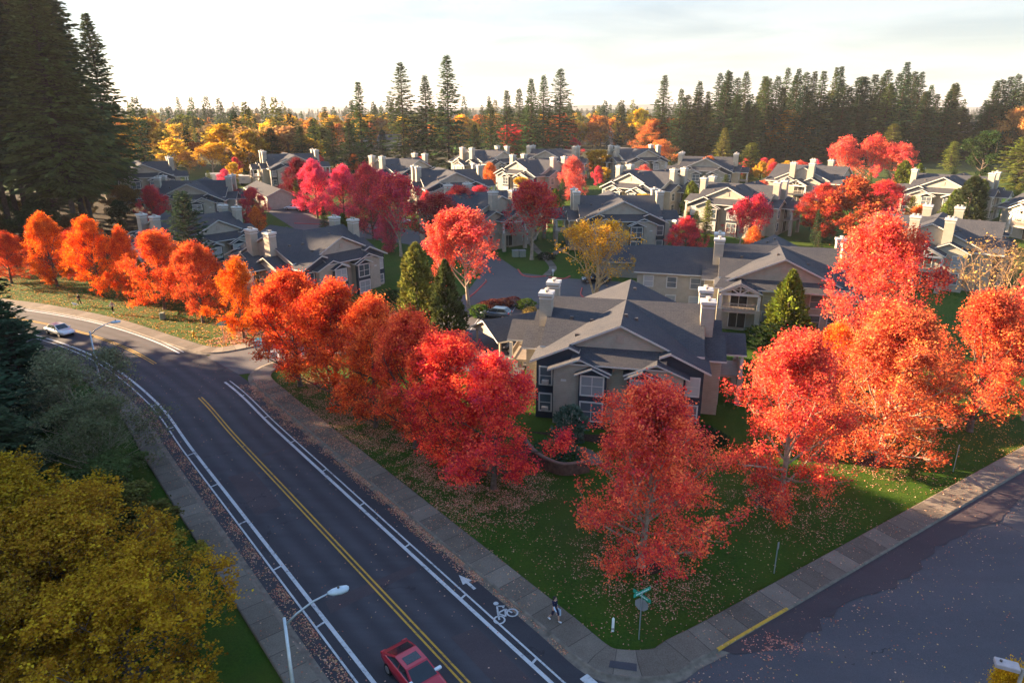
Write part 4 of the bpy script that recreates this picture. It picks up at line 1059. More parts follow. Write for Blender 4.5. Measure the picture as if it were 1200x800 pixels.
APT = apartment()
GA = 'apartment buildings of the complex'
apts = [  # x, y, rot, label
    (11.8, 68.0, -12.3, 'nearest apartment building facing the corner lawn, with dark slate blue bays and beige siding'),
    (20.2, 134.5, 1, 'apartment building behind the golden bare tree, front with navy bays facing the camera'),
    (36.4, 92.0, 164, 'apartment building right of the nearest one, beige gable over a truss balcony beside a cypress'),
    (69.5, 112.0, 54, 'apartment building at right with two sunlit chimneys above a bright truss balcony'),
    (-33.0, 108.5, 53, 'apartment building behind the roadside orange maples, one gable sunlit and one shaded'),
    (-60.0, 128.5, 53, 'apartment building behind the dark green spruce, left of the parking lane'),
    (-76.0, 168.0, 10, 'apartment building at far left beside the fir stand, front gable of the pair'),
    (-104.0, 196.0, 32, 'farthest left apartment building half hidden by the fir stand'),
    (-33.0, 206.0, 48, 'apartment building with a small bright gable just below the tallest middle firs'),
    (-16.5, 178.0, 20, 'apartment building with a long brown lit roof behind the magenta trees'),
    (7.5, 203.0, -45, 'apartment building in the middle, bright gable at its left and truss porch at its right'),
    (-6.5, 138.5, -53, 'apartment building behind the sunlit coral maple, grey gable turned to the right'),
    (34.5, 174.0, -45, 'apartment building whose stepped gables glow in the sun, right of the round golden tree'),
    (50.0, 150.5, -38, 'apartment building with pinkish maples in front of its navy bays, right of the middle lawn'),
    (80.0, 187.0, 50, 'apartment building behind the coral trees with two pale chimneys, before the forest'),
    (59.0, 212.0, -20, 'apartment building behind the small red and green tree, below the forest edge'),
    (105.0, 166.0, -45, 'apartment building at right behind the tall dark cypresses'),
    (113.0, 139.0, 12, 'apartment building cut by the right picture edge, roof mostly in shade'),
    (14.0, 240.0, -20, 'distant apartment building right of the bright red round tree'),
    (42.0, 243.0, 20, 'distant apartment building with a grey gable below the yellow and orange trees'),
    (-9.0, 236.0, 45, 'distant apartment building with paired lit chimneys in front of the middle fir clump'),
    (-70.0, 222.0, 28, 'apartment building right of the row of garages behind the maroon tree'),
]
for i, (x, y, a, l) in enumerate(apts):
    o = APT if i == 0 else copy_tree(APT)
    o.location = (x, y, float(gz(x, y))); o.rotation_euler = (0, 0, R(a)); tag(o, l, 'building', GA)

def long_block(name, label, cat, x, y, rot, L, D, wall_h, rise, doors=0, wall='beige', windows=0, group=None, openside=False):
    root = thing(name, label, cat, (x, y, float(gz(x, y))), R(rot), group)
    hl, hd = L / 2, D / 2
    if not openside:
        w = MB(); w.prism([(-hd, -2), (hd, -2), (hd, wall_h), (0, wall_h + rise - .2), (-hd, wall_h)], 'x', -hl, hl); w.build('wall', M[wall], root)
    r = MB(); o = .45; k = rise / hd
    for sg in (-1, 1):
        q = [(-hl - o, sg * (hd + o), wall_h - o * k), (hl + o, sg * (hd + o), wall_h - o * k), (hl + o, 0, wall_h + rise), (-hl - o, 0, wall_h + rise)]
        r.slab(q if sg < 0 else q[::-1], .16)
    r.build('roof', [M['shingle'], M['trim']], root)
    for d in range(doors):
        cx = -hl + (d + .5) * L / doors
        m = MB(); m.box(cx - L / doors * .38, cx + L / doors * .38, -hd - .05, -hd + .05, -.2, 2.2); dr = m.build('garage_door', M['door'], root)
    for d in range(windows):
        cx = -hl + (d + .5) * L / windows
        for z in ((1.5, 4.1) if wall_h > 4 else (1.4,)):
            if z + .8 < wall_h: window(root, TL(0, -hd), cx, z, 1.2, 1.4)
    if openside:
        for cx in np.linspace(-hl + .3, hl - .3, 4):
            for sg in (-1, 1):
                p = MB(); p.box(cx - .1, cx + .1, sg * (hd - .3) - .1, sg * (hd - .3) + .1, -.5, wall_h); p.build('post', M['taupe'], root)
        for sg in (-1, 1):
            g = MB(); g.prism([(-hd, wall_h - .25), (hd, wall_h - .25), (hd, wall_h - .1), (0, wall_h + rise - .22), (-hd, wall_h - .1)], 'x', sg * (hl - .1), sg * (hl + .05)); g.build('gable_panel', M['taupe'], root)
    return root
long_block('garage_building', 'long row of garages with pale doors by the upper parking lane', 'garage', -66.5, 190, -58, 26, 7, 2.6, 1.6, doors=9)
x, y, _ = at(752, 335)
long_block('garage_building', 'dark roofed garage with a blank beige wall in front of the navy bay building', 'garage', 20.0, 113.0, -8, 11, 7, 2.7, 1.8)
long_block('apartment_annex', 'two storey brown roofed block joined to the left of the truss balcony building', 'building', 23.5, 97.0, -16, 9.5, 10.5, 5.6, 2.6, windows=3)
long_block('garage_building', 'small low grey roofed garage left of the dark cypresses on the right', 'garage', 83, 139, 25, 12, 7, 2.7, 1.6, doors=4)
x, y, _ = at(566, 425)
long_block('carport', 'open carport with a sunlit tan gable end left of the nearest apartment building', 'carport', 1.2, 79.6, 31, 10, 6.2, 2.5, 1.5, openside=True)
long_block('carport', 'carport roof in front of the round golden tree among the middle roofs', 'carport', 12, 152, 20, 12, 6.2, 2.6, 1.6, openside=True)
# large pale hall and small houses of the distance
long_block('distant_hall', 'low pale hall with a grey roof in the distance right of the middle fir clump', 'building', 52, 430, 8, 30, 18, 7, 3, wall='trim')
dr = random.Random(8)
for k in range(46):
    px = dr.uniform(160, 560) if k < 30 else dr.uniform(1090, 1200); py = dr.uniform(152, 176)
    x, y, z = at(px, py)
    if y < 265: continue
    long_block('suburb_house', 'small pale house among trees of the far suburb', 'house', x, y, dr.uniform(0, 180), dr.uniform(10, 15), dr.uniform(8, 10), dr.uniform(3, 5.5), dr.uniform(2, 3), wall=dr.choice(['beige', 'trim', 'taupe', 'door']), group='houses of the far suburb')
long_block('distant_house', 'cream house wall seen between the firs at the right end of the forest', 'house', 240, 420, 20, 16, 12, 8, 4, wall='trim')
# small trees and young conifers planted between the buildings
ct = random.Random(31); nplanted = 0; PL = []
LOTC = [at(*p)[:2] for p in [(580, 372), (620, 330), (540, 350), (560, 320), (500, 310), (460, 275), (400, 262), (340, 255), (660, 350), (600, 420), (690, 340), (545, 385)]]
while nplanted < 85:
    x, y = ct.uniform(-95, 130), ct.uniform(96, 262)
    if abs(x) > .80 * y + 12: continue
    if any(math.hypot(x - a[0], y - a[1]) < 14.5 for a in apts) or any(math.hypot(x - a, y - b) < 10 for a, b in LOTC) or any(math.hypot(x - a, y - b) < 5.5 for a, b in PL): continue
    if y < 120 and -45 < x < 40: continue
    if x < -66 and y < 160: continue
    PL.append((x, y)); nplanted += 1
    kind, c, w_, n = ct.choice([('maple', CRIM, 'crimson', 'maple_tree'), ('maple', MAG, 'magenta', 'maple_tree'), ('maple', (.80, .20, .05), 'orange', 'maple_tree'), ('maple_thin', CORAL, 'coral', 'maple_tree'), ('spruce', FIRC, 'green', 'conifer_tree'), ('spruce', FIRO, 'olive', 'conifer_tree'), ('cypress', CYP, 'yellow green', 'cypress_tree'), ('round', GOLD, 'golden', 'maple_tree'), ('spruce', FIRD, 'dark green', 'conifer_tree')])
    H = ct.uniform(4.5, 8.0); W = H * (ct.uniform(.34, .5) if kind in ('spruce', 'cypress') else ct.uniform(.65, .9))
    plant(kind, x, y, H, W, c, n, 'small %s %s between the apartment buildings' % (w_, 'conifer' if kind in ('spruce', 'cypress') else 'leafed tree'), group='small %s trees between the apartment buildings' % w_)
# ================================================================== VEHICLES
def loft(mb, secs, m=0, closed_ends=True):
    """secs: list of rings (equal length)"""
    n = len(secs[0]); b = len(mb.v)
    P = [p for r in secs for p in r]; F = []
    for i in range(len(secs) - 1):
        for j in range(n):
            F.append((i * n + j, i * n + (j + 1) % n, (i + 1) * n + (j + 1) % n, (i + 1) * n + j))
    if closed_ends: F += [tuple(reversed(range(n))), tuple(range((len(secs) - 1) * n, len(secs) * n))]
    mb._add(P, F, m)

def car(name, label, x, y, heading, paint, kind='sedan', group=None, cat='car', z=None):
    """+x is the nose"""
    root = thing(name, label, cat, (x, y, float(gz(x, y)) + .045 if z is None else z), heading, group)
    L, W = {'sedan': (4.7, 1.82), 'coupe': (4.5, 1.80), 'suv': (4.6, 1.86), 'hatch': (4.3, 1.78)}[kind]
    h = L / 2
    if kind in ('sedan', 'coupe'): st_ = [(-h, .52, .86, .70), (-h + .12, .36, .94, .86), (-h + .7, .28, 1.0, .93), (-1.1, .24, 1.0, .95), (0, .22, 1.0, .93), (.9, .24, 1.0, .90), (1.6, .26, .985, .82), (h - .25, .30, .93, .70), (h, .42, .80, .56)]
    else: st_ = [(-h, .52, .90, .80), (-h + .1, .36, .96, 1.0), (-h + .6, .28, 1.0, 1.02), (-1.1, .24, 1.0, 1.0), (0, .22, 1.0, .98), (.9, .24, 1.0, .97), (1.6, .28, .985, .90), (h - .22, .32, .94, .78), (h, .42, .82, .60)]
    mb = MB(); rings = []
    for (X, zb, wf, zt) in st_:
        w = W / 2 * wf
        half = [(w * .80, zb), (w * .96, zb + .10), (w, zb + (zt - zb) * .45), (w * .985, zb + (zt - zb) * .72), (w * .90, zt - .03), (w * .72, zt)]
        rings.append([(X, a, b) for a, b in half] + [(X, -a, b) for a, b in reversed(half)])
    loft(mb, rings)
    body = mb.build('body', paint, root, smooth=True)
    # cabin
    if kind == 'sedan': c = (-1.75, -1.05, .25, 1.15, 1.42, .90)
    elif kind == 'coupe': c = (-1.95, -.95, .15, 1.10, 1.30, .88)
    elif kind == 'suv': c = (-2.1, -1.75, .25, 1.15, 1.66, .97)
    else: c = (-2.0, -1.5, .2, 1.15, 1.46, .96)
    xb, xr0, xr1, xf, zr, zb = c; wb, wr = W / 2 * .90, W / 2 * .70
    def quad(nm, pts, mt, par=root, th=.03):
        q = MB(); P = [Vector(p) for p in pts]; n = (P[1] - P[0]).cross(P[2] - P[0]).normalized() * th
        k = len(P); q._add([p for p in P] + [p - n for p in P], [tuple(range(k)), tuple(reversed(range(k, 2 * k)))] + [(i, i + k, (i + 1) % k + k, (i + 1) % k) for i in range(k)], 0)
        return q.build(nm, mt, par)
    cab = MB(); e = .02
    ring = lambda X0, X1, w0, w1, z0, z1: None
    base = [(xb, wb * .93, zb), (xf, wb * .95, zb), (xf, -wb * .95, zb), (xb, -wb * .93, zb)]; topr = [(xr0, wr, zr), (xr1, wr, zr), (xr1, -wr, zr), (xr0, -wr, zr)]
    zb0 = zb - .15; base0 = [(p[0], p[1], zb0) for p in base]
    loft(cab, [base0, base, topr]); cab.build('cabin', paint, root)
    def lerp(a, b, t): return tuple(a[i] + (b[i] - a[i]) * t for i in range(3))
    def panel(nm, a, b, c_, d, mt, m0=.06, m1=.06, u0=.08, u1=.10, lift=.012):
        # a-b bottom edge, d-c top edge
        P = []
        for (u, v) in ((m0, u0), (1 - m1, u0), (1 - m1, 1 - u1), (m0, 1 - u1)):
            P.append(Vector(lerp(lerp(a, b, u), lerp(d, c_, u), v)))
        n = (P[1] - P[0]).cross(P[2] - P[0]).normalized()
        ctr = sum(P, Vector()) / 4
        if n.dot(ctr - Vector((-.3, 0, 1.0))) < 0: n = -n
        P = [p + n * lift for p in P]
        if (P[1] - P[0]).cross(P[2] - P[0]).dot(n) < 0: P.reverse()
        return quad(nm, P, mt, root, .03)
    panel('windscreen', base[1], base[2], topr[2], topr[1], M['car_glass'])
    panel('rear_window', base[3], base[0], topr[0], topr[3], M['car_glass'], .08, .08, .12, .08)
    for i, j in ((0, 1), (2, 3)):
        panel('side_window', base[i], base[j], topr[j], topr[i], M['car_glass'], *((.10, .50) if i == 0 else (.53, .08)))
        panel('side_window', base[i], base[j], topr[j], topr[i], M['car_glass'], *((.53, .08) if i == 0 else (.10, .50)))
    if kind in ('coupe',):
        q = MB(); q.box(-.62, -.05, -.42, .42, zr - .01, zr + .012); q.build('sunroof', M['car_glass'], root)
    for sx in (-1.36, 1.40):
        for sy in (-1, 1):
            w = MB(); w.tube([(sx, sy * (W / 2 - .20), .33), (sx, sy * (W / 2 + .015), .33)], .33, 18); wh = w.build('wheel', M['tyre'], root)
            w = MB(); w.tube([(sx, sy * (W / 2), .33), (sx, sy * (W / 2 + .03), .33)], .21, 14); w.build('rim', M['rim'], wh)
    for sy in (-1, 1):
        w = MB(); w.box(h - .34, h - .10, sy * W * .30, sy * W * .445, .60, .71); w.build('headlight', M['lamp_clear'], root, bevel=.02)
        w = MB(); zt = .84 if kind in ('sedan', 'coupe') else 1.0
        w.box(-h - .01, -h + .16, sy * W * .27, sy * W * .44, zt - .20, zt - .03); w.build('tail_light', M['lamp_red'], root, bevel=.02)
        w = MB(); w.box(.72, .90, sy * (W / 2 - .26), sy * (W / 2 + .15), .90, 1.05); w.build('mirror', M['mirror'], root, bevel=.03)
    w = MB(); w.box(-h - .03, -h + .02, -.27, .27, .58, .70); w.build('number_plate', M['trim'], root)
    return root
M['mirror'] = simple('silver_mirror_shell', (.55, .60, .65), .25, .5, .3)
p_red = carpaint('crimson_car_paint', (.36, .012, .03)); p_silver = carpaint('silver_car_paint', (.52, .54, .56)); p_black = carpaint('black_car_paint', (.014, .014, .017))
p_blue = carpaint('dark_blue_grey_paint', (.05, .075, .10)); p_white = carpaint('white_car_paint', (.72, .72, .72)); p_green = carpaint('dark_green_paint', (.03, .05, .045))
rd_dir = math.atan2(DT.y, DT.x)
# tail at (-6.2, 30.2) driving towards the bottom of the picture
cx, cy = rd(1.5, -1.95)
car('car', 'crimson coupe with a dark sunroof driving down the main road at the bottom', cx, cy, rd_dir + math.pi, p_red, 'coupe')
k = int(np.argmin(np.hypot(CL[:, 0] + 58.5, CL[:, 1] - 88))); nrm = normals(CL)[k]
cpos = CL[k] - nrm * 1.8; tdir = CL[k + 1] - CL[k]
car('car', 'silver car coming round the bend on the main road at far left', cpos[0], cpos[1], math.atan2(-tdir[1], -tdir[0]), p_silver, 'sedan')
x, y, _ = at(581, 372); car('car', 'dark blue grey hatchback with red tail lights parked alone in the lot bay', x, y, R(160), p_blue, 'hatch')
x, y, _ = at(601, 418); car('car', 'black car nosing out from under the tan carport', x + 1.2, y + 1.2, R(160), p_black, 'sedan')
x, y, _ = at(691, 331); car('car', 'black car parked beside the almost bare golden tree', x + 1.0, y, R(178), p_black, 'sedan')
for (px, py, a, p, kd, l) in [(344, 246, 170, p_white, 'sedan', 'white and black car leftmost of the pair by the crimson trees'), (358, 248, 165, p_black, 'suv', 'black SUV right of the pair by the crimson trees'), (470, 262, 20, p_silver, 'sedan', 'silver car under the magenta trees in the upper lot'), (148, 238, 60, p_blue, 'sedan', 'dark blue car at the foot of the left fir stand'), (793, 262, 100, p_silver, 'suv', 'silver SUV behind the middle lawn path'), (296, 212, 120, p_black, 'suv', 'dark van parked right of the white trailers'), (288, 214, 100, p_silver, 'sedan', 'pale car parked between trailers and the dark van')]:
    x, y, _ = at(px, py); car('car', l, x, y, R(a), p, kd)
def trailer(x, y, a, L, label):
    root = thing('camper_trailer', label, 'trailer', (x, y, float(gz(x, y))), a, 'white trailers in the storage yard')
    m = MB(); m.prism([(-L / 2, .6), (L / 2, .6), (L / 2 + .4, 1.5), (L / 2, 2.9), (-L / 2, 3.0)], 'y', -1.2, 1.2); m.build('body', M['trim'], root)
    for sx in (-.5, .5):
        for sy in (-1, 1):
            w = MB(); w.tube([(sx, sy * 1.0, .36), (sx, sy * 1.24, .36)], .36, 12); w.build('wheel', M['tyre'], root)
    for sx in (-L * .28, L * .2):
        for sy in (-1, 1):
            w = MB(); w.box(sx - .5, sx + .5, sy * 1.19, sy * 1.23, 1.6, 2.3); w.build('window', M['glass'], root)
    m = MB(); m.bar((L / 2 + .1, 0, .6), (L / 2 + 1.3, 0, .5), .2, .12); m.build('tow_bar', M['steel'], root)
for px, py, a, L, l in [(256, 214, 20, 7, 'white trailer leftmost in the storage yard'), (270, 216, 10, 8, 'long white trailer in the middle of the storage yard'), (282, 217, 15, 6, 'short white trailer right of the long one'), (309, 214, 80, 6, 'white trailer standing apart at the right of the storage yard')]:
    x, y, _ = at(px, py); trailer(x, y, R(a), L, l)

# ================================================================== STREET FURNITURE
def street_lamp(x, y, label, ang):
    root = thing('street_lamp', label, 'street lamp', (x, y, float(gz(x, y))), ang, 'grey street lamps along the left pavement')
    m = MB(); m.tube([(0, 0, -.2), (0, 0, 3), (0, 0, 8.4)], [.11, .095, .065], 12); m.build('pole', M['steel'], root, smooth=True)
    m = MB(); m.tube([(0, 0, 0), (0, 0, .35)], [.2, .16], 10); m.build('base', M['steel'], root)
    m = MB(); m.tube([(0, 0, 8.05), (.5, 0, 8.45), (1.2, 0, 8.82), (1.9, 0, 9.02)], [.05, .045, .04, .035], 8); m.build('arm', M['steel'], root, smooth=True)
    m = MB(); rings = []
    for X, w, z0, z1 in ((1.8, .06, 8.98, 9.07), (2.0, .15, 8.93, 9.12), (2.35, .19, 8.92, 9.14), (2.6, .15, 8.95, 9.11), (2.68, .05, 8.99, 9.06)):
        rings.append([(X, -w, z0), (X, -w, (z0 + z1) / 2), (X, -w * .5, z1), (X, w * .5, z1), (X, w, (z0 + z1) / 2), (X, w, z0)])
    loft(m, rings); hd = m.build('lamp_head', M['lamp_head'], root, smooth=True)
    m = MB(); m.tube([(2.25, 0, 9.13), (2.25, 0, 9.22)], .05, 8); m.build('photocell', M['flue'], hd)
M['lamp_head'] = simple('pale_blue_grey_lamp_shell', (.45, .52, .57), .4, .4)
ang = math.atan2(DN.y, DN.x)
street_lamp(-9.3, 22.8, 'grey cobra head street lamp at the bottom beside the yellow trees', ang - .25)
street_lamp(-39.7, 61.1, 'grey cobra head street lamp standing behind the pale twiggy willow', ang - .25)
def box_lamp(x, y, z):
    root = thing('box_street_lamp', 'rectangular brown box street lamp on a pole at the bottom right corner', 'street lamp', (x, y, 0))
    m = MB(); m.tube([(0, 0, -.2), (0, 0, z)], [.09, .07], 12); m.build('pole', M['taupe'], root, smooth=True)
    m = MB(RZ(R(155))); m.box(.12, .95, -.24, .24, z - .10, z + .10); m.build('lamp_head', M['box_lamp'], root, bevel=.03)
    m = MB(RZ(R(155))); m.box(.0, .2, -.05, .05, z - .05, z + .03); m.build('bracket', M['taupe'], root)
    m = MB(RZ(R(155))); m.tube([(.75, 0, z + .10), (.75, 0, z + .17)], .05, 8); m.build('photocell', M['flue'], root)
M['box_lamp'] = simple('faded_mauve_metal', (.36, .30, .30), .5, .4)
x, y, _ = at(1199, 784, 7.2); box_lamp(x, y, 7.2)

M['sign_green'] = simple('green_sign_sheet', (.01, .26, .17), .45, .4, 0, .05)
M['sign_back'] = simple('grey_sign_back', (.30, .30, .31), .5, .4, .4, .08)
M['sign_white'] = simple('white_sign_sheet', (.72, .74, .74), .5, .4, 0, .05)
M['sign_teal'] = simple('cyan_sign_sheet', (.05, .42, .50), .5, .4, 0, .05)
M['ink'] = simple('dark_sign_ink', (.10, .12, .12), .6, .3)
def textmark(txt, size, mat, parent, Mx, name='lettering'):
    cu = bpy.data.curves.new('txt', 'FONT'); cu.body = txt; cu.size = size; cu.align_x = 'CENTER'; cu.align_y = 'CENTER'; cu.extrude = .002
    o = bpy.data.objects.new('txt', cu); COL.objects.link(o)
    dg = bpy.context.evaluated_depsgraph_get(); me = bpy.data.meshes.new_from_object(o.evaluated_get(dg))
    bpy.data.objects.remove(o); me.transform(Mx); me.materials.clear(); me.materials.append(mat)
    return link(name, me, parent)
def bars(parent, Mx, w, h, n, mat, seed):
    """lettering too small to read in the photograph: rows of dark marks"""
    r = random.Random(seed); mb = MB(Mx)
    for i in range(n):
        z = h / 2 - (i + .7) * h / (n + .4); x = -w / 2 + r.uniform(0, .1) * w
        while x < w / 2 - .04:
            l = min(r.uniform(.06, .16) * w, w / 2 - x); mb.box(x, x + l, -.004, .004, z - h / n * .22, z + h / n * .22); x += l + .035 * w
    mb.build('lettering', mat, parent)
def name_blades(root, z, dirs):
    for i, a in enumerate(dirs):
        m = MB(RZ(a)); m.box(-.62, .62, -.012, .012, z + i * .26, z + .23 + i * .26); b = m.build('name_blade', M['sign_green'], root)
        for sg in (0, math.pi): bars(b, RZ(a + sg) @ TL(0, -.014, z + .115 + i * .26), .95, .15, 1, M['sign_white'], i)
root = thing('street_name_sign', 'two crossed green street name blades above a stop sign back on the corner lawn', 'street sign', (7.1, 30.9, 0))
m = MB(); m.tube([(0, 0, -.2), (0, 0, 3.25)], .035, 8); m.build('pole', M['steel'], root)
name_blades(root, 2.80, (R(129), R(33)))
oc = [(.40 * math.cos(R(22.5 + 45 * k)), 2.30 + .40 * math.sin(R(22.5 + 45 * k))) for k in range(8)]
m = MB(RZ(R(-30))); m.prism(oc, 'y', .04, .055); sb = m.build('stop_sign', M['sign_back'], root)
M['stop_red'] = simple('stop_sign_red', (.45, .02, .025), .45, .4, 0, .05)
m = MB(RZ(R(-30))); m.prism([(p[0] * .95, 2.30 + (p[1] - 2.30) * .95) for p in oc], 'y', .056, .060); m.build('stop_face', M['stop_red'], sb)
textmark('STOP', .26, M['sign_white'], sb, RZ(R(-30)) @ TL(0, .064, 2.30) @ RZ(math.pi) @ Matrix.Rotation(math.pi / 2, 4, 'X'))
root = thing('street_name_sign', 'teal green street name blades on a thin pole at the entry drive corner', 'street sign', (*at(263, 402)[:2], 0))
m = MB(); m.tube([(0, 0, -.2), (0, 0, 3.0)], .035, 8); m.build('pole', M['steel'], root); name_blades(root, 2.5, (R(8), R(60)))
root = thing('marker_post', 'short white marker post in the grass left of the street name sign', 'marker', (*at(718, 739)[:2], 0))
m = MB(); m.prism([(-.07, -.2), (.07, -.2), (.07, .85), (0, .95), (-.07, .85)], 'y', -.03, .03); m.build('post', M['sign_white'], root)
m = MB(); m.box(-.075, .075, -.035, .035, .1, .24); m.build('band', M['sign_back'], root)
for (px, py, h, l) in [(907, 671, 2.3, 'thin grey sign post seen edge on, nearer the corner along the side street lawn'), (1117, 552, 2.4, 'thin grey sign post seen edge on, farther along the side street lawn')]:
    x, y, z = at(px, py); root = thing('sign_post', l, 'sign post', (x, y, z), R(57), 'no parking sign posts beside the side street')
    m = MB(); m.box(-.03, .03, -.03, .03, -.2, h); m.build('post', M['steel'], root)
    m = MB(); m.box(-.15, .15, -.05, -.035, h - .5, h - .02); m.build('sign_plate', M['sign_back'], root)
def easel(px, py, face, label, a, w, h, seed):
    x, y, z = at(px, py); root = thing('pavement_sign', label, 'sign', (x, y, z + .15), a)
    for sg in (-1, 1):
        Mx = TL(0, sg * .25) @ Matrix.Rotation(sg * R(-14), 4, 'X')
        m = MB(Mx); m.box(-w / 2, w / 2, -.02, .02, .12, h); b = m.build('board', M[face], root)
        if sg < 0: bars(b, Mx @ TL(0, -.028, h * .55), w * .75, h * .6, 3, M['ink'] if face == 'sign_white' else M['sign_white'], seed)
        f = MB(Mx)
        for s2 in (-1, 1): f.box(s2 * w / 2 - .03, s2 * w / 2 + .03, -.028, .028, 0, h + .03)
        f.box(-w / 2, w / 2, -.028, .028, h, h + .03); f.build('frame', M['sign_white'], root)
easel(303, 409, 'sign_teal', 'cyan faced folding sign on the pavement at the entry drive', R(10), .80, 1.15, 1)
easel(322, 423, 'sign_white', 'white folding sign board at the mouth of the entry drive', R(10), .85, 1.2, 2)
x, y, z = at(227, 394)
root = thing('fire_hydrant', 'yellow fire hydrant on the grass beside the far pavement', 'hydrant', (x, y, z))
M['hyd'] = simple('yellow_hydrant_paint', (.55, .36, .03), .5, .4)
m = MB(); m.tube([(0, 0, 0), (0, 0, .08)], .2, 12); m.tube([(0, 0, .06), (0, 0, .62)], [.13, .125], 12); m.tube([(0, 0, .62), (0, 0, .74), (0, 0, .82)], [.15, .11, .04], 12); m.tube([(-.24, 0, .46), (.24, 0, .46)], .06, 10); m.tube([(0, -.22, .42), (0, 0, .42)], .075, 10); m.build('body', M['hyd'], root)
x, y, z = at(191, 374)
root = thing('utility_pedestal', 'small grey green utility box on the sunlit grass', 'utility box', (x, y, z))
M['util'] = simple('grey_green_metal', (.20, .24, .19), .5, .4)
m = MB(); m.box(-.3, .3, -.3, .3, 0, .9); m.build('cabinet', M['util'], root, bevel=.04); m = MB(); m.box(-.33, .33, -.33, .33, .9, .97); m.build('lid', M['util'], root)
for (px, py, l) in [(604, 301, 'left one of two pale green transformer boxes on the path lawn'), (612, 301, 'right one of two pale green transformer boxes on the path lawn')]:
    x, y, z = at(px, py); root = thing('transformer_box', l, 'utility box', (x, y, z), R(15), 'transformer boxes on the path lawn')
    m = MB(); m.box(-.55, .55, -.5, .5, 0, 1.2); m.build('cabinet', M['util'], root, bevel=.04); m = MB(); m.box(-.6, .6, -.55, .55, 1.2, 1.28); m.build('lid', M['sign_back'], root)
for (px, py, l) in [(648, 323, 'white sign post on the path end by the red kerb'), (517, 352, 'white sign post left of the almost bare golden tree lot')]:
    x, y, z = at(px, py)
    if px > 600:
        root = thing('path_sign', l, 'sign', (x, y, z)); m = MB(); m.box(-.05, .05, -.05, .05, -.2, 1.1); m.build('post', M['sign_white'], root); m = MB(); m.box(-.2, .2, -.07, -.05, .7, 1.1); m.build('plate', M['sign_white'], root)
# brown block wall round the planting bed in front of the nearest building
root = thing('retaining_wall', 'low curved brown block wall before the nearest apartment building', 'garden wall')
P = resample([at(*p)[:2] for p in [(612, 522), (626, 540), (646, 552), (664, 556), (690, 552)]], .5)
sweep('blocks', P, [(-.15, -.1), (-.15, .95), (.15, .95), (.15, -.1)], [M['block']], root)
sweep('capstone', P, [(-.2, .95), (-.2, 1.03), (.2, 1.03), (.2, .95)], [simple('wall_capstone', (.14, .08, .06), .9)], root)
# shrubs
def shrub(px, py, h, w, c, label, name='shrub', var=None, group=None):
    x, y, z = at(px, py); plant('bush', x, y, h, w, c, name, label, 'shrub', group, var)
shrub(668, 516, 3.4, 3.0, (.10, .14, .11), 'silvery blue green shrub climbing beside the left navy bay window', var=0)
shrub(645, 532, 1.1, 3.2, (.06, .12, .06), 'low green planting behind the brown block wall', var=1)
shrub(668, 538, 1.0, 2.6, (.09, .13, .09), 'low grey green planting at the right end of the block wall', var=1)
shrub(820, 516, 1.4, 3.0, (.03, .05, .022), 'dark green shrub under the lower right window of the nearest building', var=0)
shrub(838, 520, 1.2, 2.2, (.04, .06, .03), 'small dark shrub at the right corner of the nearest building', var=1)
shrub(562, 371, 1.7, 2.8, (.07, .13, .03), 'round bright green shrub left of the parked hatchback', var=0)
shrub(617, 362, 1.5, 2.7, (.09, .15, .03), 'round lime green shrub right of the parked hatchback', var=0)
for px, py, l in [(578, 361, 'reddish brown shrub nearest the hatchback in the lot island'), (590, 360, 'reddish brown shrub second along the lot island'), (602, 358, 'reddish brown shrub right end of the lot island'), (571, 363, 'reddish brown shrub left end of the lot island')]:
    shrub(px, py, 1.3, 2.6, (.16, .05, .04), l, var=1, group='reddish shrubs on the lot island')
shrub(622, 368, 1.0, 2.2, (.30, .22, .08), 'straw coloured grass clump beside the lime shrub', var=1)
shrub(462, 352, 1.6, 3.0, (.05, .08, .03), 'dark green shrub at the right foot of the left building', var=0)
shrub(640, 304, 1.3, 3.4, (.03, .04, .02), 'dark low shrub behind the path lawn', var=1)
shrub(785, 297, 1.5, 3.0, (.10, .04, .03), 'reddish shrub at the right corner of the navy bay building', var=0)
shrub(803, 280, 1.4, 2.6, (.14, .03, .03), 'dark red shrub on the middle lawn', var=1)
shrub(835, 218, 1.8, 3.4, (.16, .02, .03), 'deep red shrub under the small red and green tree', var=1)

# ================================================================== PEOPLE AND A DOG
def skin_body(name, verts, edges, radii, mat, parent, root_i=0, sub=2):
    me = bpy.data.meshes.new(name); me.from_pydata(verts, edges, [])
    o = bpy.data.objects.new(name, me); COL.objects.link(o)
    md = o.modifiers.new('skin', 'SKIN'); md.use_smooth_shade = True
    for i, r in enumerate(radii):
        sv = me.skin_vertices[0].data[i]; sv.radius = (r, r) if np.isscalar(r) else r; sv.use_root = (i == root_i)
    s = o.modifiers.new('sub', 'SUBSURF'); s.levels = sub; s.render_levels = sub
    dg = bpy.context.evaluated_depsgraph_get(); dg.update()
    nm = bpy.data.meshes.new_from_object(o.evaluated_get(dg)); bpy.data.objects.remove(o)
    nm.name = name; nm.materials.clear(); nm.materials.append(mat)
    nm.polygons.foreach_set('use_smooth', [True] * len(nm.polygons))
    return link(name, nm, parent)
M['skin'] = simple('skin', (.42, .25, .18), .6, .3, 0, .05)
M['hair'] = simple('dark_hair', (.02, .015, .012), .6, .3)
M['cloth_navy'] = simple('navy_cloth', (.02, .022, .05), .85, .1); M['cloth_pale'] = simple('pale_blue_cloth', (.40, .50, .62), .85, .1)
M['cloth_black'] = simple('black_cloth', (.015, .014, .016), .9, .1); M['cloth_grey'] = simple('grey_cloth', (.22, .22, .26), .9, .1)
M['shoe'] = simple('white_shoe', (.70, .72, .75), .6, .3)
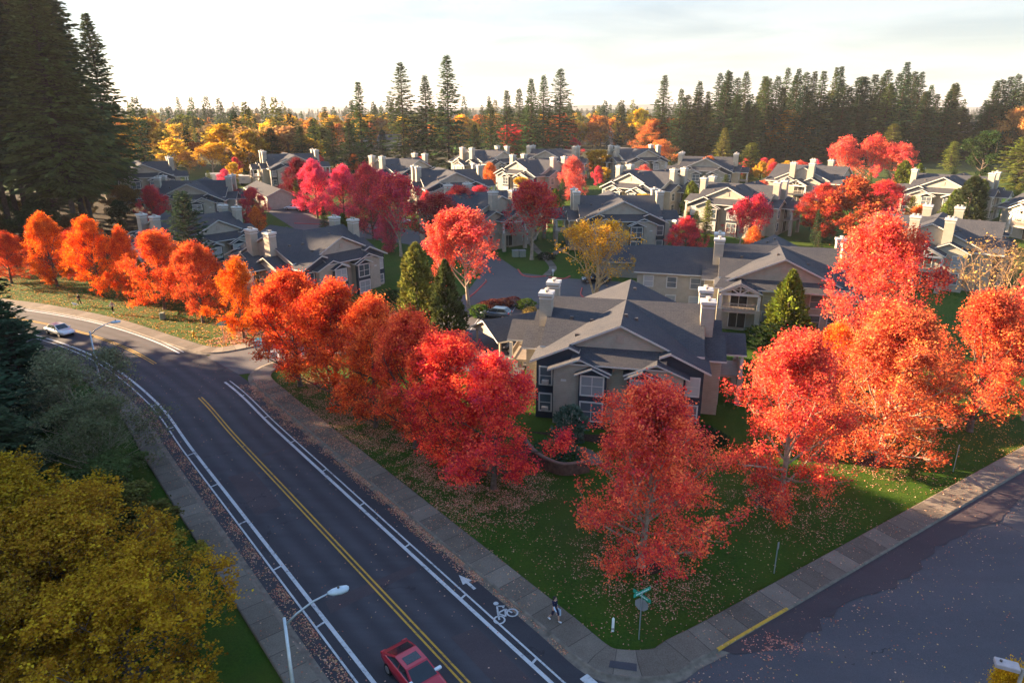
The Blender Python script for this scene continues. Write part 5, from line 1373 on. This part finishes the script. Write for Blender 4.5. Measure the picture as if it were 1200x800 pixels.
def person(x, y, z, head, label, top, legs, sleeves, H=1.68, phase=1, shorts=True):
    root = thing('person', label, 'person', (x, y, z), head, scale=(H / 1.7,) * 3)
    st_ = .26 * phase
    hipL, hipR = (0, .09, .90), (0, -.09, .90)
    kL, kR = (st_ * .75, .095, .50), (-st_ * .35, -.095, .49)
    aL, aR = (st_ * .9, .10, .09), (-st_ * 1.45, -.10, .14)
    tL, tR = (st_ * .9 + .17, .115, .04), (-st_ * 1.45 + .14, -.115, .05)
    v = [(0, 0, .95), (0, 0, 1.12), (.01, 0, 1.32), (.01, 0, 1.43), (.02, 0, 1.50), (.035, 0, 1.585), (.03, 0, 1.68)]
    r = [(.13, .10), (.125, .095), (.15, .10), (.085, .075), (.05, .05), (.085, .075), (.055, .055)]
    e = [(0, 1), (1, 2), (2, 3), (3, 4), (4, 5), (5, 6)]
    def chain(start, pts, rs):
        p = start
        for q, rr in zip(pts, rs): v.append(q); r.append(rr); e.append((p, len(v) - 1)); p = len(v) - 1
    chain(0, [hipL, kL, aL, tL], [.09, .06, .04, .035]); chain(0, [hipR, kR, aR, tR], [.09, .06, .04, .035])
    eL, eR = (-st_ * .6, .25, 1.12), (st_ * .6, -.25, 1.12); wL, wR = (-st_ * .3 + .05, .26, .88), (st_ * 1.1 + .05, -.26, .90)
    chain(3, [(.0, .17, 1.40), eL, wL], [.06, .042, .03]); chain(3, [(.0, -.17, 1.40), eR, wR], [.06, .042, .03])
    body = skin_body('body', v, e, r, M['skin'], root)
    # hands: palm and five fingers, one skinned mesh each
    for w, sd in ((wL, 1), (wR, -1)):
        hv = [w, (w[0] + .01, w[1], w[2] - .06)]; he = [(0, 1)]; hr = [.026, .03]
        for f in range(4):
            dx = -.03 + .02 * f; ln = (.055, .068, .064, .05)[f]
            b0 = len(hv); hv += [(w[0] + .01 + dx, w[1], w[2] - .095), (w[0] + .015 + dx, w[1] - .008 * sd, w[2] - .095 - ln * .6), (w[0] + .015 + dx, w[1] - .025 * sd, w[2] - .095 - ln)]
            hr += [.011, .009, .008]; he += [(1, b0), (b0, b0 + 1), (b0 + 1, b0 + 2)]
        b0 = len(hv); hv += [(w[0] + .045, w[1] - .01 * sd, w[2] - .06), (w[0] + .055, w[1] - .02 * sd, w[2] - .095)]; hr += [.012, .009]; he += [(1, b0), (b0, b0 + 1)]
        skin_body('hand', hv, he, hr, M['skin'], root, sub=1)
    sv = [(0, 0, .90), (0, 0, 1.12), (.01, 0, 1.33), (.01, 0, 1.42), (0, .17, 1.405), ((eL[0]) * .8, .235, 1.2), (0, -.17, 1.405), (eR[0] * .8, -.235, 1.2)]
    skin_body('jacket', sv, [(0, 1), (1, 2), (2, 3), (3, 4), (4, 5), (3, 6), (6, 7)], [(.155, .125), (.145, .115), (.17, .12), (.095, .085), .075, .058, .075, .058], top, root)
    for a, b, s_ in (((eL[0] * .75, .23, 1.22), (wL[0], wL[1], wL[2] + .05), 'l'), ((eR[0] * .75, -.23, 1.22), (wR[0], wR[1], wR[2] + .05), 'r')):
        mid = eL if s_ == 'l' else eR
        skin_body('sleeve', [a, mid, b], [(0, 1), (1, 2)], [.056, .052, .04], sleeves, root, sub=1)
    lo = .42 if shorts else .0
    def cut(k, a): return tuple(k[i] * (1 - .15) + a[i] * .15 for i in range(3)) if shorts else a
    skin_body('trousers', [(0, 0, .98), (0, 0, .90), hipL, kL, cut(kL, aL), hipR, kR, cut(kR, aR)], [(0, 1), (1, 2), (2, 3), (3, 4), (1, 5), (5, 6), (6, 7)], [(.14, .115), (.14, .115), .105, .075, .06 if shorts else .055, .105, .075, .06 if shorts else .055], legs, root)
    skin_body('hair', [(.0, 0, 1.56), (-.015, 0, 1.64), (.02, 0, 1.705), (-.05, 0, 1.50)], [(0, 1), (1, 2), (0, 3)], [(.088, .085), (.096, .092), .06, .06], M['hair'], root, sub=2)
    for a, t in ((aL, tL), (aR, tR)):
        skin_body('shoe', [(a[0] - .05, a[1], a[2] - .04), (a[0] + .05, a[1], a[2] - .035), (t[0] + .03, t[1], t[2] + .0)], [(0, 1), (1, 2)], [.05, .052, .042], M['shoe'], root, sub=1)
    fc = MB()
    for s_ in (-.032, .032): fc.box(.112, .124, s_ - .012, s_ + .012, 1.592, 1.606)
    fc.build('eyes', M['hair'], root); fc = MB(); fc.prism([(.11, 1.555), (.145, 1.552), (.115, 1.60)], 'y', -.013, .013); fc.build('nose', M['skin'], root)
    fc = MB(); fc.box(.108, .121, -.026, .026, 1.522, 1.532); fc.build('mouth', simple('lips', (.30, .09, .08)), root)
    return root
x, y = 2.45, 32.15
hd = math.atan2(-DT.y, -DT.x) + .15
person(x, y, .165, hd, 'person in navy vest, pale sleeves and white shoes walking on the corner pavement', M['cloth_navy'], M['cloth_navy'], M['cloth_pale'], 1.70, 1)
root = thing('tote_bag', 'pale blue bag hanging at the side of the person on the corner pavement', 'bag', (x + .03 * math.cos(hd) - .31 * math.sin(hd), y + .03 * math.sin(hd) + .31 * math.cos(hd), .165 + .27), hd)
m = MB(); m.prism([(-.17, 0), (.17, 0), (.15, .42), (-.15, .42)], 'y', -.06, .06); m.build('pouch', M['cloth_pale'], root, bevel=.02)
m = MB(); m.tube([(-.12, 0, .41), (-.06, 0, .62), (.06, 0, .62), (.12, 0, .41)], .012, 6); m.build('strap', M['cloth_navy'], root)
x, y, z = at(133, 367.5)
person(x, y, z + .165, R(-40), 'walker in grey with a pale top on the far pavement, right one of two', M['cloth_grey'], M['cloth_black'], M['cloth_pale'], 1.62, -1, shorts=False)
x, y, z = at(94, 358.5)
person(x, y, z + .165, R(150), 'walker dressed all in black on the far pavement beside a white dog', M['cloth_black'], M['cloth_black'], M['cloth_black'], 1.70, 1, shorts=False)
x, y, z = at(88.5, 360)
root = thing('dog', 'small white dog walking left of the walker in black', 'dog', (x, y, z + .165), R(170))
v = [(0, 0, .36), (.2, 0, .38), (.32, 0, .46), (.42, 0, .52), (.52, 0, .49), (-.2, 0, .37), (-.34, 0, .46), (.2, .07, .2), (.22, .07, .03), (.2, -.07, .2), (.16, -.07, .03), (-.2, .07, .24), (-.26, .07, .12), (-.22, .07, .03), (-.2, -.07, .24), (-.26, -.07, .12), (-.28, -.07, .03)]
skin_body('body', v, [(0, 1), (1, 2), (2, 3), (3, 4), (0, 5), (5, 6), (1, 7), (7, 8), (1, 9), (9, 10), (5, 11), (11, 12), (12, 13), (5, 14), (14, 15), (15, 16)], [.11, .115, .08, .075, .035, .10, .025, .035, .025, .035, .025, .05, .025, .025, .05, .025, .025], M['shoe'], root)
m = MB()
for s_ in (-1, 1): m.prism([(.36, .56), (.42, .57), (.37, .66)], 'y', s_ * .03, s_ * .055)
m.build('ears', M['cloth_grey'], root)

# ================================================================== FALLEN LEAVES
def leaf_litter_mat():
    t = NT('fallen_leaf'); a = t.n('ShaderNodeAttribute', attribute_name='leafcol'); t.bsdf(a.outputs['Color'], .85, .15); return t.mat
M['litter'] = leaf_litter_mat()
def litter(name, label, clouds, seed, size=(.06, .125)):
    rng = np.random.default_rng(seed); C, K = [], []
    for (fn, n, pal, h) in clouds:
        xy = fn(rng, int(n * 1.5)); X_, Y_ = xy[:, 0], xy[:, 1]
        d_ = np.sin(X_ * 1.3 + 2 * np.sin(Y_ * .8)) * np.sin(Y_ * 1.5 + 1.6 * np.sin(X_ * .9)) + .5 * np.sin(X_ * 4.1 + Y_ * 2.3) * np.sin(Y_ * 4.7 - X_)
        xy = xy[rng.random(len(xy)) < np.clip(.62 + .75 * d_, .12, 1)]; z = gz(xy[:, 0], xy[:, 1]) + h
        C.append(np.stack([xy[:, 0], xy[:, 1], z + rng.uniform(.004, .02, len(xy))], 1))
        p = np.array(pal)[rng.integers(len(pal), size=len(xy))] * rng.uniform(.6, 1.3, (len(xy), 1)); K.append(p)
    C = np.concatenate(C); K = np.concatenate(K); n = len(C)
    a, b = rand_frames(rng, n, 3.0); L = rng.uniform(*size, n)
    V, F = kites(C, a, b, L, L * .85)
    me = np_mesh(name, V, F, [M['litter']], col=np.repeat(np.concatenate([np.clip(K, 0, 1), np.ones((n, 1))], 1), 4, 0))
    tag(link(name, me), label, 'leaves', kind='stuff')
PINK = [(.46, .24, .17), (.40, .16, .10), (.50, .30, .20), (.34, .10, .06), (.42, .26, .12)]
ORNG = [(.70, .27, .04), (.76, .34, .05), (.60, .18, .04), (.66, .36, .08)]
def gauss(px, py, sx, sy):
    x, y, _ = at(px, py)
    return lambda r, n: np.stack([r.normal(x, sx, n), r.normal(y, sy, n)], 1)
def ring(px, py, rad):
    x, y, _ = at(px, py)
    def f(r, n):
        q = rad * np.sqrt(r.random(n)) * r.uniform(.6, 1.25, n); a = r.uniform(0, 6.283, n); return np.stack([x + q * np.cos(a), y + q * np.sin(a)], 1)
    return f
def alongroad(o0, o1, s0, s1, skew=1.):
    def f(r, n):
        s = r.uniform(s0, s1, n); o = o0 + (o1 - o0) * r.random(n) ** skew
        return np.stack([P0.x + DT.x * s + DN.x * o, P0.y + DT.y * s + DN.y * o], 1)
    return f
def alongst(o0, o1, s0, s1, skew=1.):
    def f(r, n):
        s = r.uniform(s0, s1, n); o = o0 + (o1 - o0) * r.random(n) ** skew
        return np.stack([K0.x + ST.x * s + SN.x * o, K0.y + ST.y * s + SN.y * o], 1)
    return f
def far_lawn(r, n):
    s = r.integers(0, len(walkL) - 1, n); N = normals(walkL)[s]; o = 2.3 + 13 * r.random(n) ** .9
    return walkL[s] + N * o[:, None]
litter('fallen_leaves', 'fallen red and tan leaves scattered over the corner lawn', [
    (ring(756, 663, 5.0), 2600, PINK, .0), (ring(915, 592, 5.0), 2200, PINK, 0), (ring(1018, 540, 4.5), 1800, PINK, 0), (ring(575, 572, 5.0), 7000, PINK, 0), (ring(530, 552, 4.5), 5000, PINK, 0), (ring(490, 528, 4.5), 3800, PINK, 0), (ring(440, 503, 4.5), 4200, PINK, 0), (ring(398, 482, 4.5), 4600, PINK, 0), (ring(355, 455, 4.5), 4600, PINK, 0),
    (alongroad(7.8, 13.5, 6, 46, 1.3), 3000, PINK, 0), (alongst(-14, -2.1, 0, 48, .8), 2600, PINK, 0), (gauss(700, 690, 5, 3.0), 1300, PINK, 0), (ring(1130, 505, 6), 1200, ORNG, 0)], 21)
litter('fallen_leaves', 'orange carpet of fallen leaves on the far sunlit lawn by the bend', [(far_lawn, 26000, ORNG + ORNG + PINK, 0), (ring(286, 396, 4), 2500, PINK, 0)], 22, (.12, .24))
litter('fallen_leaves', 'fallen pinkish leaves along the main road kerbs and pavements', [
    (alongroad(4.7, 5.66, 6, 47, .6), 5200, PINK, .05), (alongroad(5.7, 7.6, 24, 48, 1), 3800, PINK, .165), (alongroad(5.7, 7.6, 2, 26, 1), 500, PINK, .165), (alongroad(5.2, 5.66, -2, 20, .7), 1400, PINK, .05), (alongroad(4.1, 5.5, 30, 48, 1), 1500, PINK, .05),
    (alongroad(-5.66, -4.5, -6, 60, .45), 5200, PINK, .045), (alongroad(-7.2, -5.7, -6, 60, 1), 500, PINK, .165), (alongroad(-4.5, 4.5, -6, 60, 1), 500, PINK, .06)], 23, (.06, .12))
litter('fallen_leaves', 'fallen leaves dotting the side street and its pavement', [
    (alongst(.1, 2.6, -4, 50, 1), 1300, PINK, .03), (alongst(2.0, 16, -4, 50, 1.2), 2000, PINK + [(.5, .32, .06)], .028), (alongst(-1.9, 0, 0, 50, 1), 700, PINK, .165), (gauss(905, 757, .8, .5), 500, [(.52, .22, .16), (.45, .15, .1)], .056)], 24, (.06, .12))
# mulch rings under the lawn maples
for px, py, r_ in ((757, 661, 1.1), (905, 588, 1.2), (1018, 540, 1.2)):
    x, y, _ = at(px, py); rr = random.Random(px)
    sheet('mulch_ring', [(x + r_ * rr.uniform(.85, 1.15) * math.cos(k * .35), y + r_ * rr.uniform(.85, 1.15) * math.sin(k * .35)) for k in range(18)], .012, M['mulch'])
x, y, _ = at(700, 520)
sheet('planting_bed', [(x_ , y_) for x_, y_ in [at(*p)[:2] for p in [(612, 505), (700, 519), (830, 530), (850, 512), (838, 506), (760, 512)]]], .014, M['mulch'])
# ================================================================== LIGHT, SKY, CAMERA
SUN_EL = R(16); AZ = Vector((-.95, .31, 0)).normalized()
S = Vector((AZ.x * math.cos(SUN_EL), AZ.y * math.cos(SUN_EL), math.sin(SUN_EL)))
sl = bpy.data.lights.new('sun', 'SUN'); sl.energy = 5.0; sl.angle = R(.6); sl.color = (1.0, .70, .42)
so = bpy.data.objects.new('sun', sl); COL.objects.link(so); so.rotation_euler = (-S).to_track_quat('-Z', 'Y').to_euler(); so.location = (-60, 20, 80)
w = bpy.data.worlds.new('World'); SC.world = w; w.use_nodes = True
t = w.node_tree; t.nodes.clear()
out = t.nodes.new('ShaderNodeOutputWorld'); bg = t.nodes.new('ShaderNodeBackground'); sky = t.nodes.new('ShaderNodeTexSky')
sky.sky_type = 'NISHITA'; sky.sun_disc = False; sky.sun_elevation = SUN_EL; sky.sun_rotation = math.atan2(AZ.x, AZ.y)
sky.air_density = 1.0; sky.dust_density = .6; sky.ozone_density = 2.0; sky.altitude = 50
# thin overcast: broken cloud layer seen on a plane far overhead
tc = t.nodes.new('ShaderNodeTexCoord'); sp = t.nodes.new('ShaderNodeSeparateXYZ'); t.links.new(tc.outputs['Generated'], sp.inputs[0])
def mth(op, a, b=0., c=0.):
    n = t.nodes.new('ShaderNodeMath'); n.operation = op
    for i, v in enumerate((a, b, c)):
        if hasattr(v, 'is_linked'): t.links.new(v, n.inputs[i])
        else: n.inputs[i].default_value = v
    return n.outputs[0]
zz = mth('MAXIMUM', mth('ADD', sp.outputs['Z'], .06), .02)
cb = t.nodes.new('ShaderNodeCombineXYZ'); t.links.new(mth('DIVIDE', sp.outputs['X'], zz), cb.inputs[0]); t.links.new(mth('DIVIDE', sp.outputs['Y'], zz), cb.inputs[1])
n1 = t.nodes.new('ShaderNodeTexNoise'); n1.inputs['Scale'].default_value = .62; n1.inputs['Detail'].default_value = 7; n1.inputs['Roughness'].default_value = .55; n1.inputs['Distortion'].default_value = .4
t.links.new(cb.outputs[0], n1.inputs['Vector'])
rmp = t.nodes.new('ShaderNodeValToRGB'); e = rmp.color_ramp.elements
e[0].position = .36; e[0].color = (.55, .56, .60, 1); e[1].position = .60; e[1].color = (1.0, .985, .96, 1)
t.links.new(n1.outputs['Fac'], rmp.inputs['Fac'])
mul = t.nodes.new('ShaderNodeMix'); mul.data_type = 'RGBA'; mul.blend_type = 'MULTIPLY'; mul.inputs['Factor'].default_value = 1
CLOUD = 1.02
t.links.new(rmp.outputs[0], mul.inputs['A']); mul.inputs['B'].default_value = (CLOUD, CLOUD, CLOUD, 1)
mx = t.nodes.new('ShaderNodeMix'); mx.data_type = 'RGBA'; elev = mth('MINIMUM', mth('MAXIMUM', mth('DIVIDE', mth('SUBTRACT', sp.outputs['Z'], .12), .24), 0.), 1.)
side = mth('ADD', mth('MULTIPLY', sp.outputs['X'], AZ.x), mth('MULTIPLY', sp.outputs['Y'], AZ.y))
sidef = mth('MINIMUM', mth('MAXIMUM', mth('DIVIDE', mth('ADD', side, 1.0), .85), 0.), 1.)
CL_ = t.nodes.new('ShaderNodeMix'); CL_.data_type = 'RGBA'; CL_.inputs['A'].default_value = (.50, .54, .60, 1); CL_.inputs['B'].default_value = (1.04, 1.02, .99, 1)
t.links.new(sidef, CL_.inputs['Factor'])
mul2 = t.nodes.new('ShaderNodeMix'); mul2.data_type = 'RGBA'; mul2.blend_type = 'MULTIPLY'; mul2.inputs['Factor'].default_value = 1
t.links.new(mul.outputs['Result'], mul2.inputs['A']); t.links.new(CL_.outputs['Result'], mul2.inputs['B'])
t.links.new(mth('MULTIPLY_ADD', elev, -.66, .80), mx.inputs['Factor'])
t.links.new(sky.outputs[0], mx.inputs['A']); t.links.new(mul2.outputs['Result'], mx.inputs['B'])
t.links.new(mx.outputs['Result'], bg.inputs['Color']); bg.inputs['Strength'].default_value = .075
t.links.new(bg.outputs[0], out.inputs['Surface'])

cam = bpy.data.cameras.new('camera'); co = bpy.data.objects.new('camera', cam); COL.objects.link(co)
co.location = (0, 0, CAM_H); co.rotation_euler = (math.pi / 2 - PITCH, 0, 0)
cam.sensor_width = 36; cam.lens = 24; cam.clip_start = .5; cam.clip_end = 30000
SC.camera = co
vs = SC.view_settings; vs.view_transform = 'Standard'; vs.look = 'None'; vs.exposure = 2.98; vs.gamma = 1; vs.use_curve_mapping = False
SC.render.engine = 'CYCLES'
SC.cycles.max_bounces = 5; SC.cycles.diffuse_bounces = 3; SC.cycles.glossy_bounces = 2; SC.cycles.transmission_bounces = 3; SC.cycles.transparent_max_bounces = 4
SC.cycles.caustics_reflective = False; SC.cycles.caustics_refractive = False
SC.cycles.use_denoising = True

# the evening air
def haze_box(x0, x1, y0, y1, z0, z1, density):
    m = MB(); m.box(x0, x1, y0, y1, z0, z1)
    nt = NT('haze_air'); pv = nt.n('ShaderNodeVolumePrincipled')
    pv.inputs['Color'].default_value = (.92, .95, 1.0, 1); pv.inputs['Density'].default_value = density; pv.inputs['Anisotropy'].default_value = .12
    nt.l(pv.outputs[0], nt.out.inputs['Volume'])
    o = m.build('haze', nt.mat); tag(o, 'thin pale evening haze over the whole neighbourhood', 'haze', kind='stuff')
haze_box(-9100, 9100, -700, 14100, -1.2, 150, .00007)
SC.cycles.volume_bounces = 0
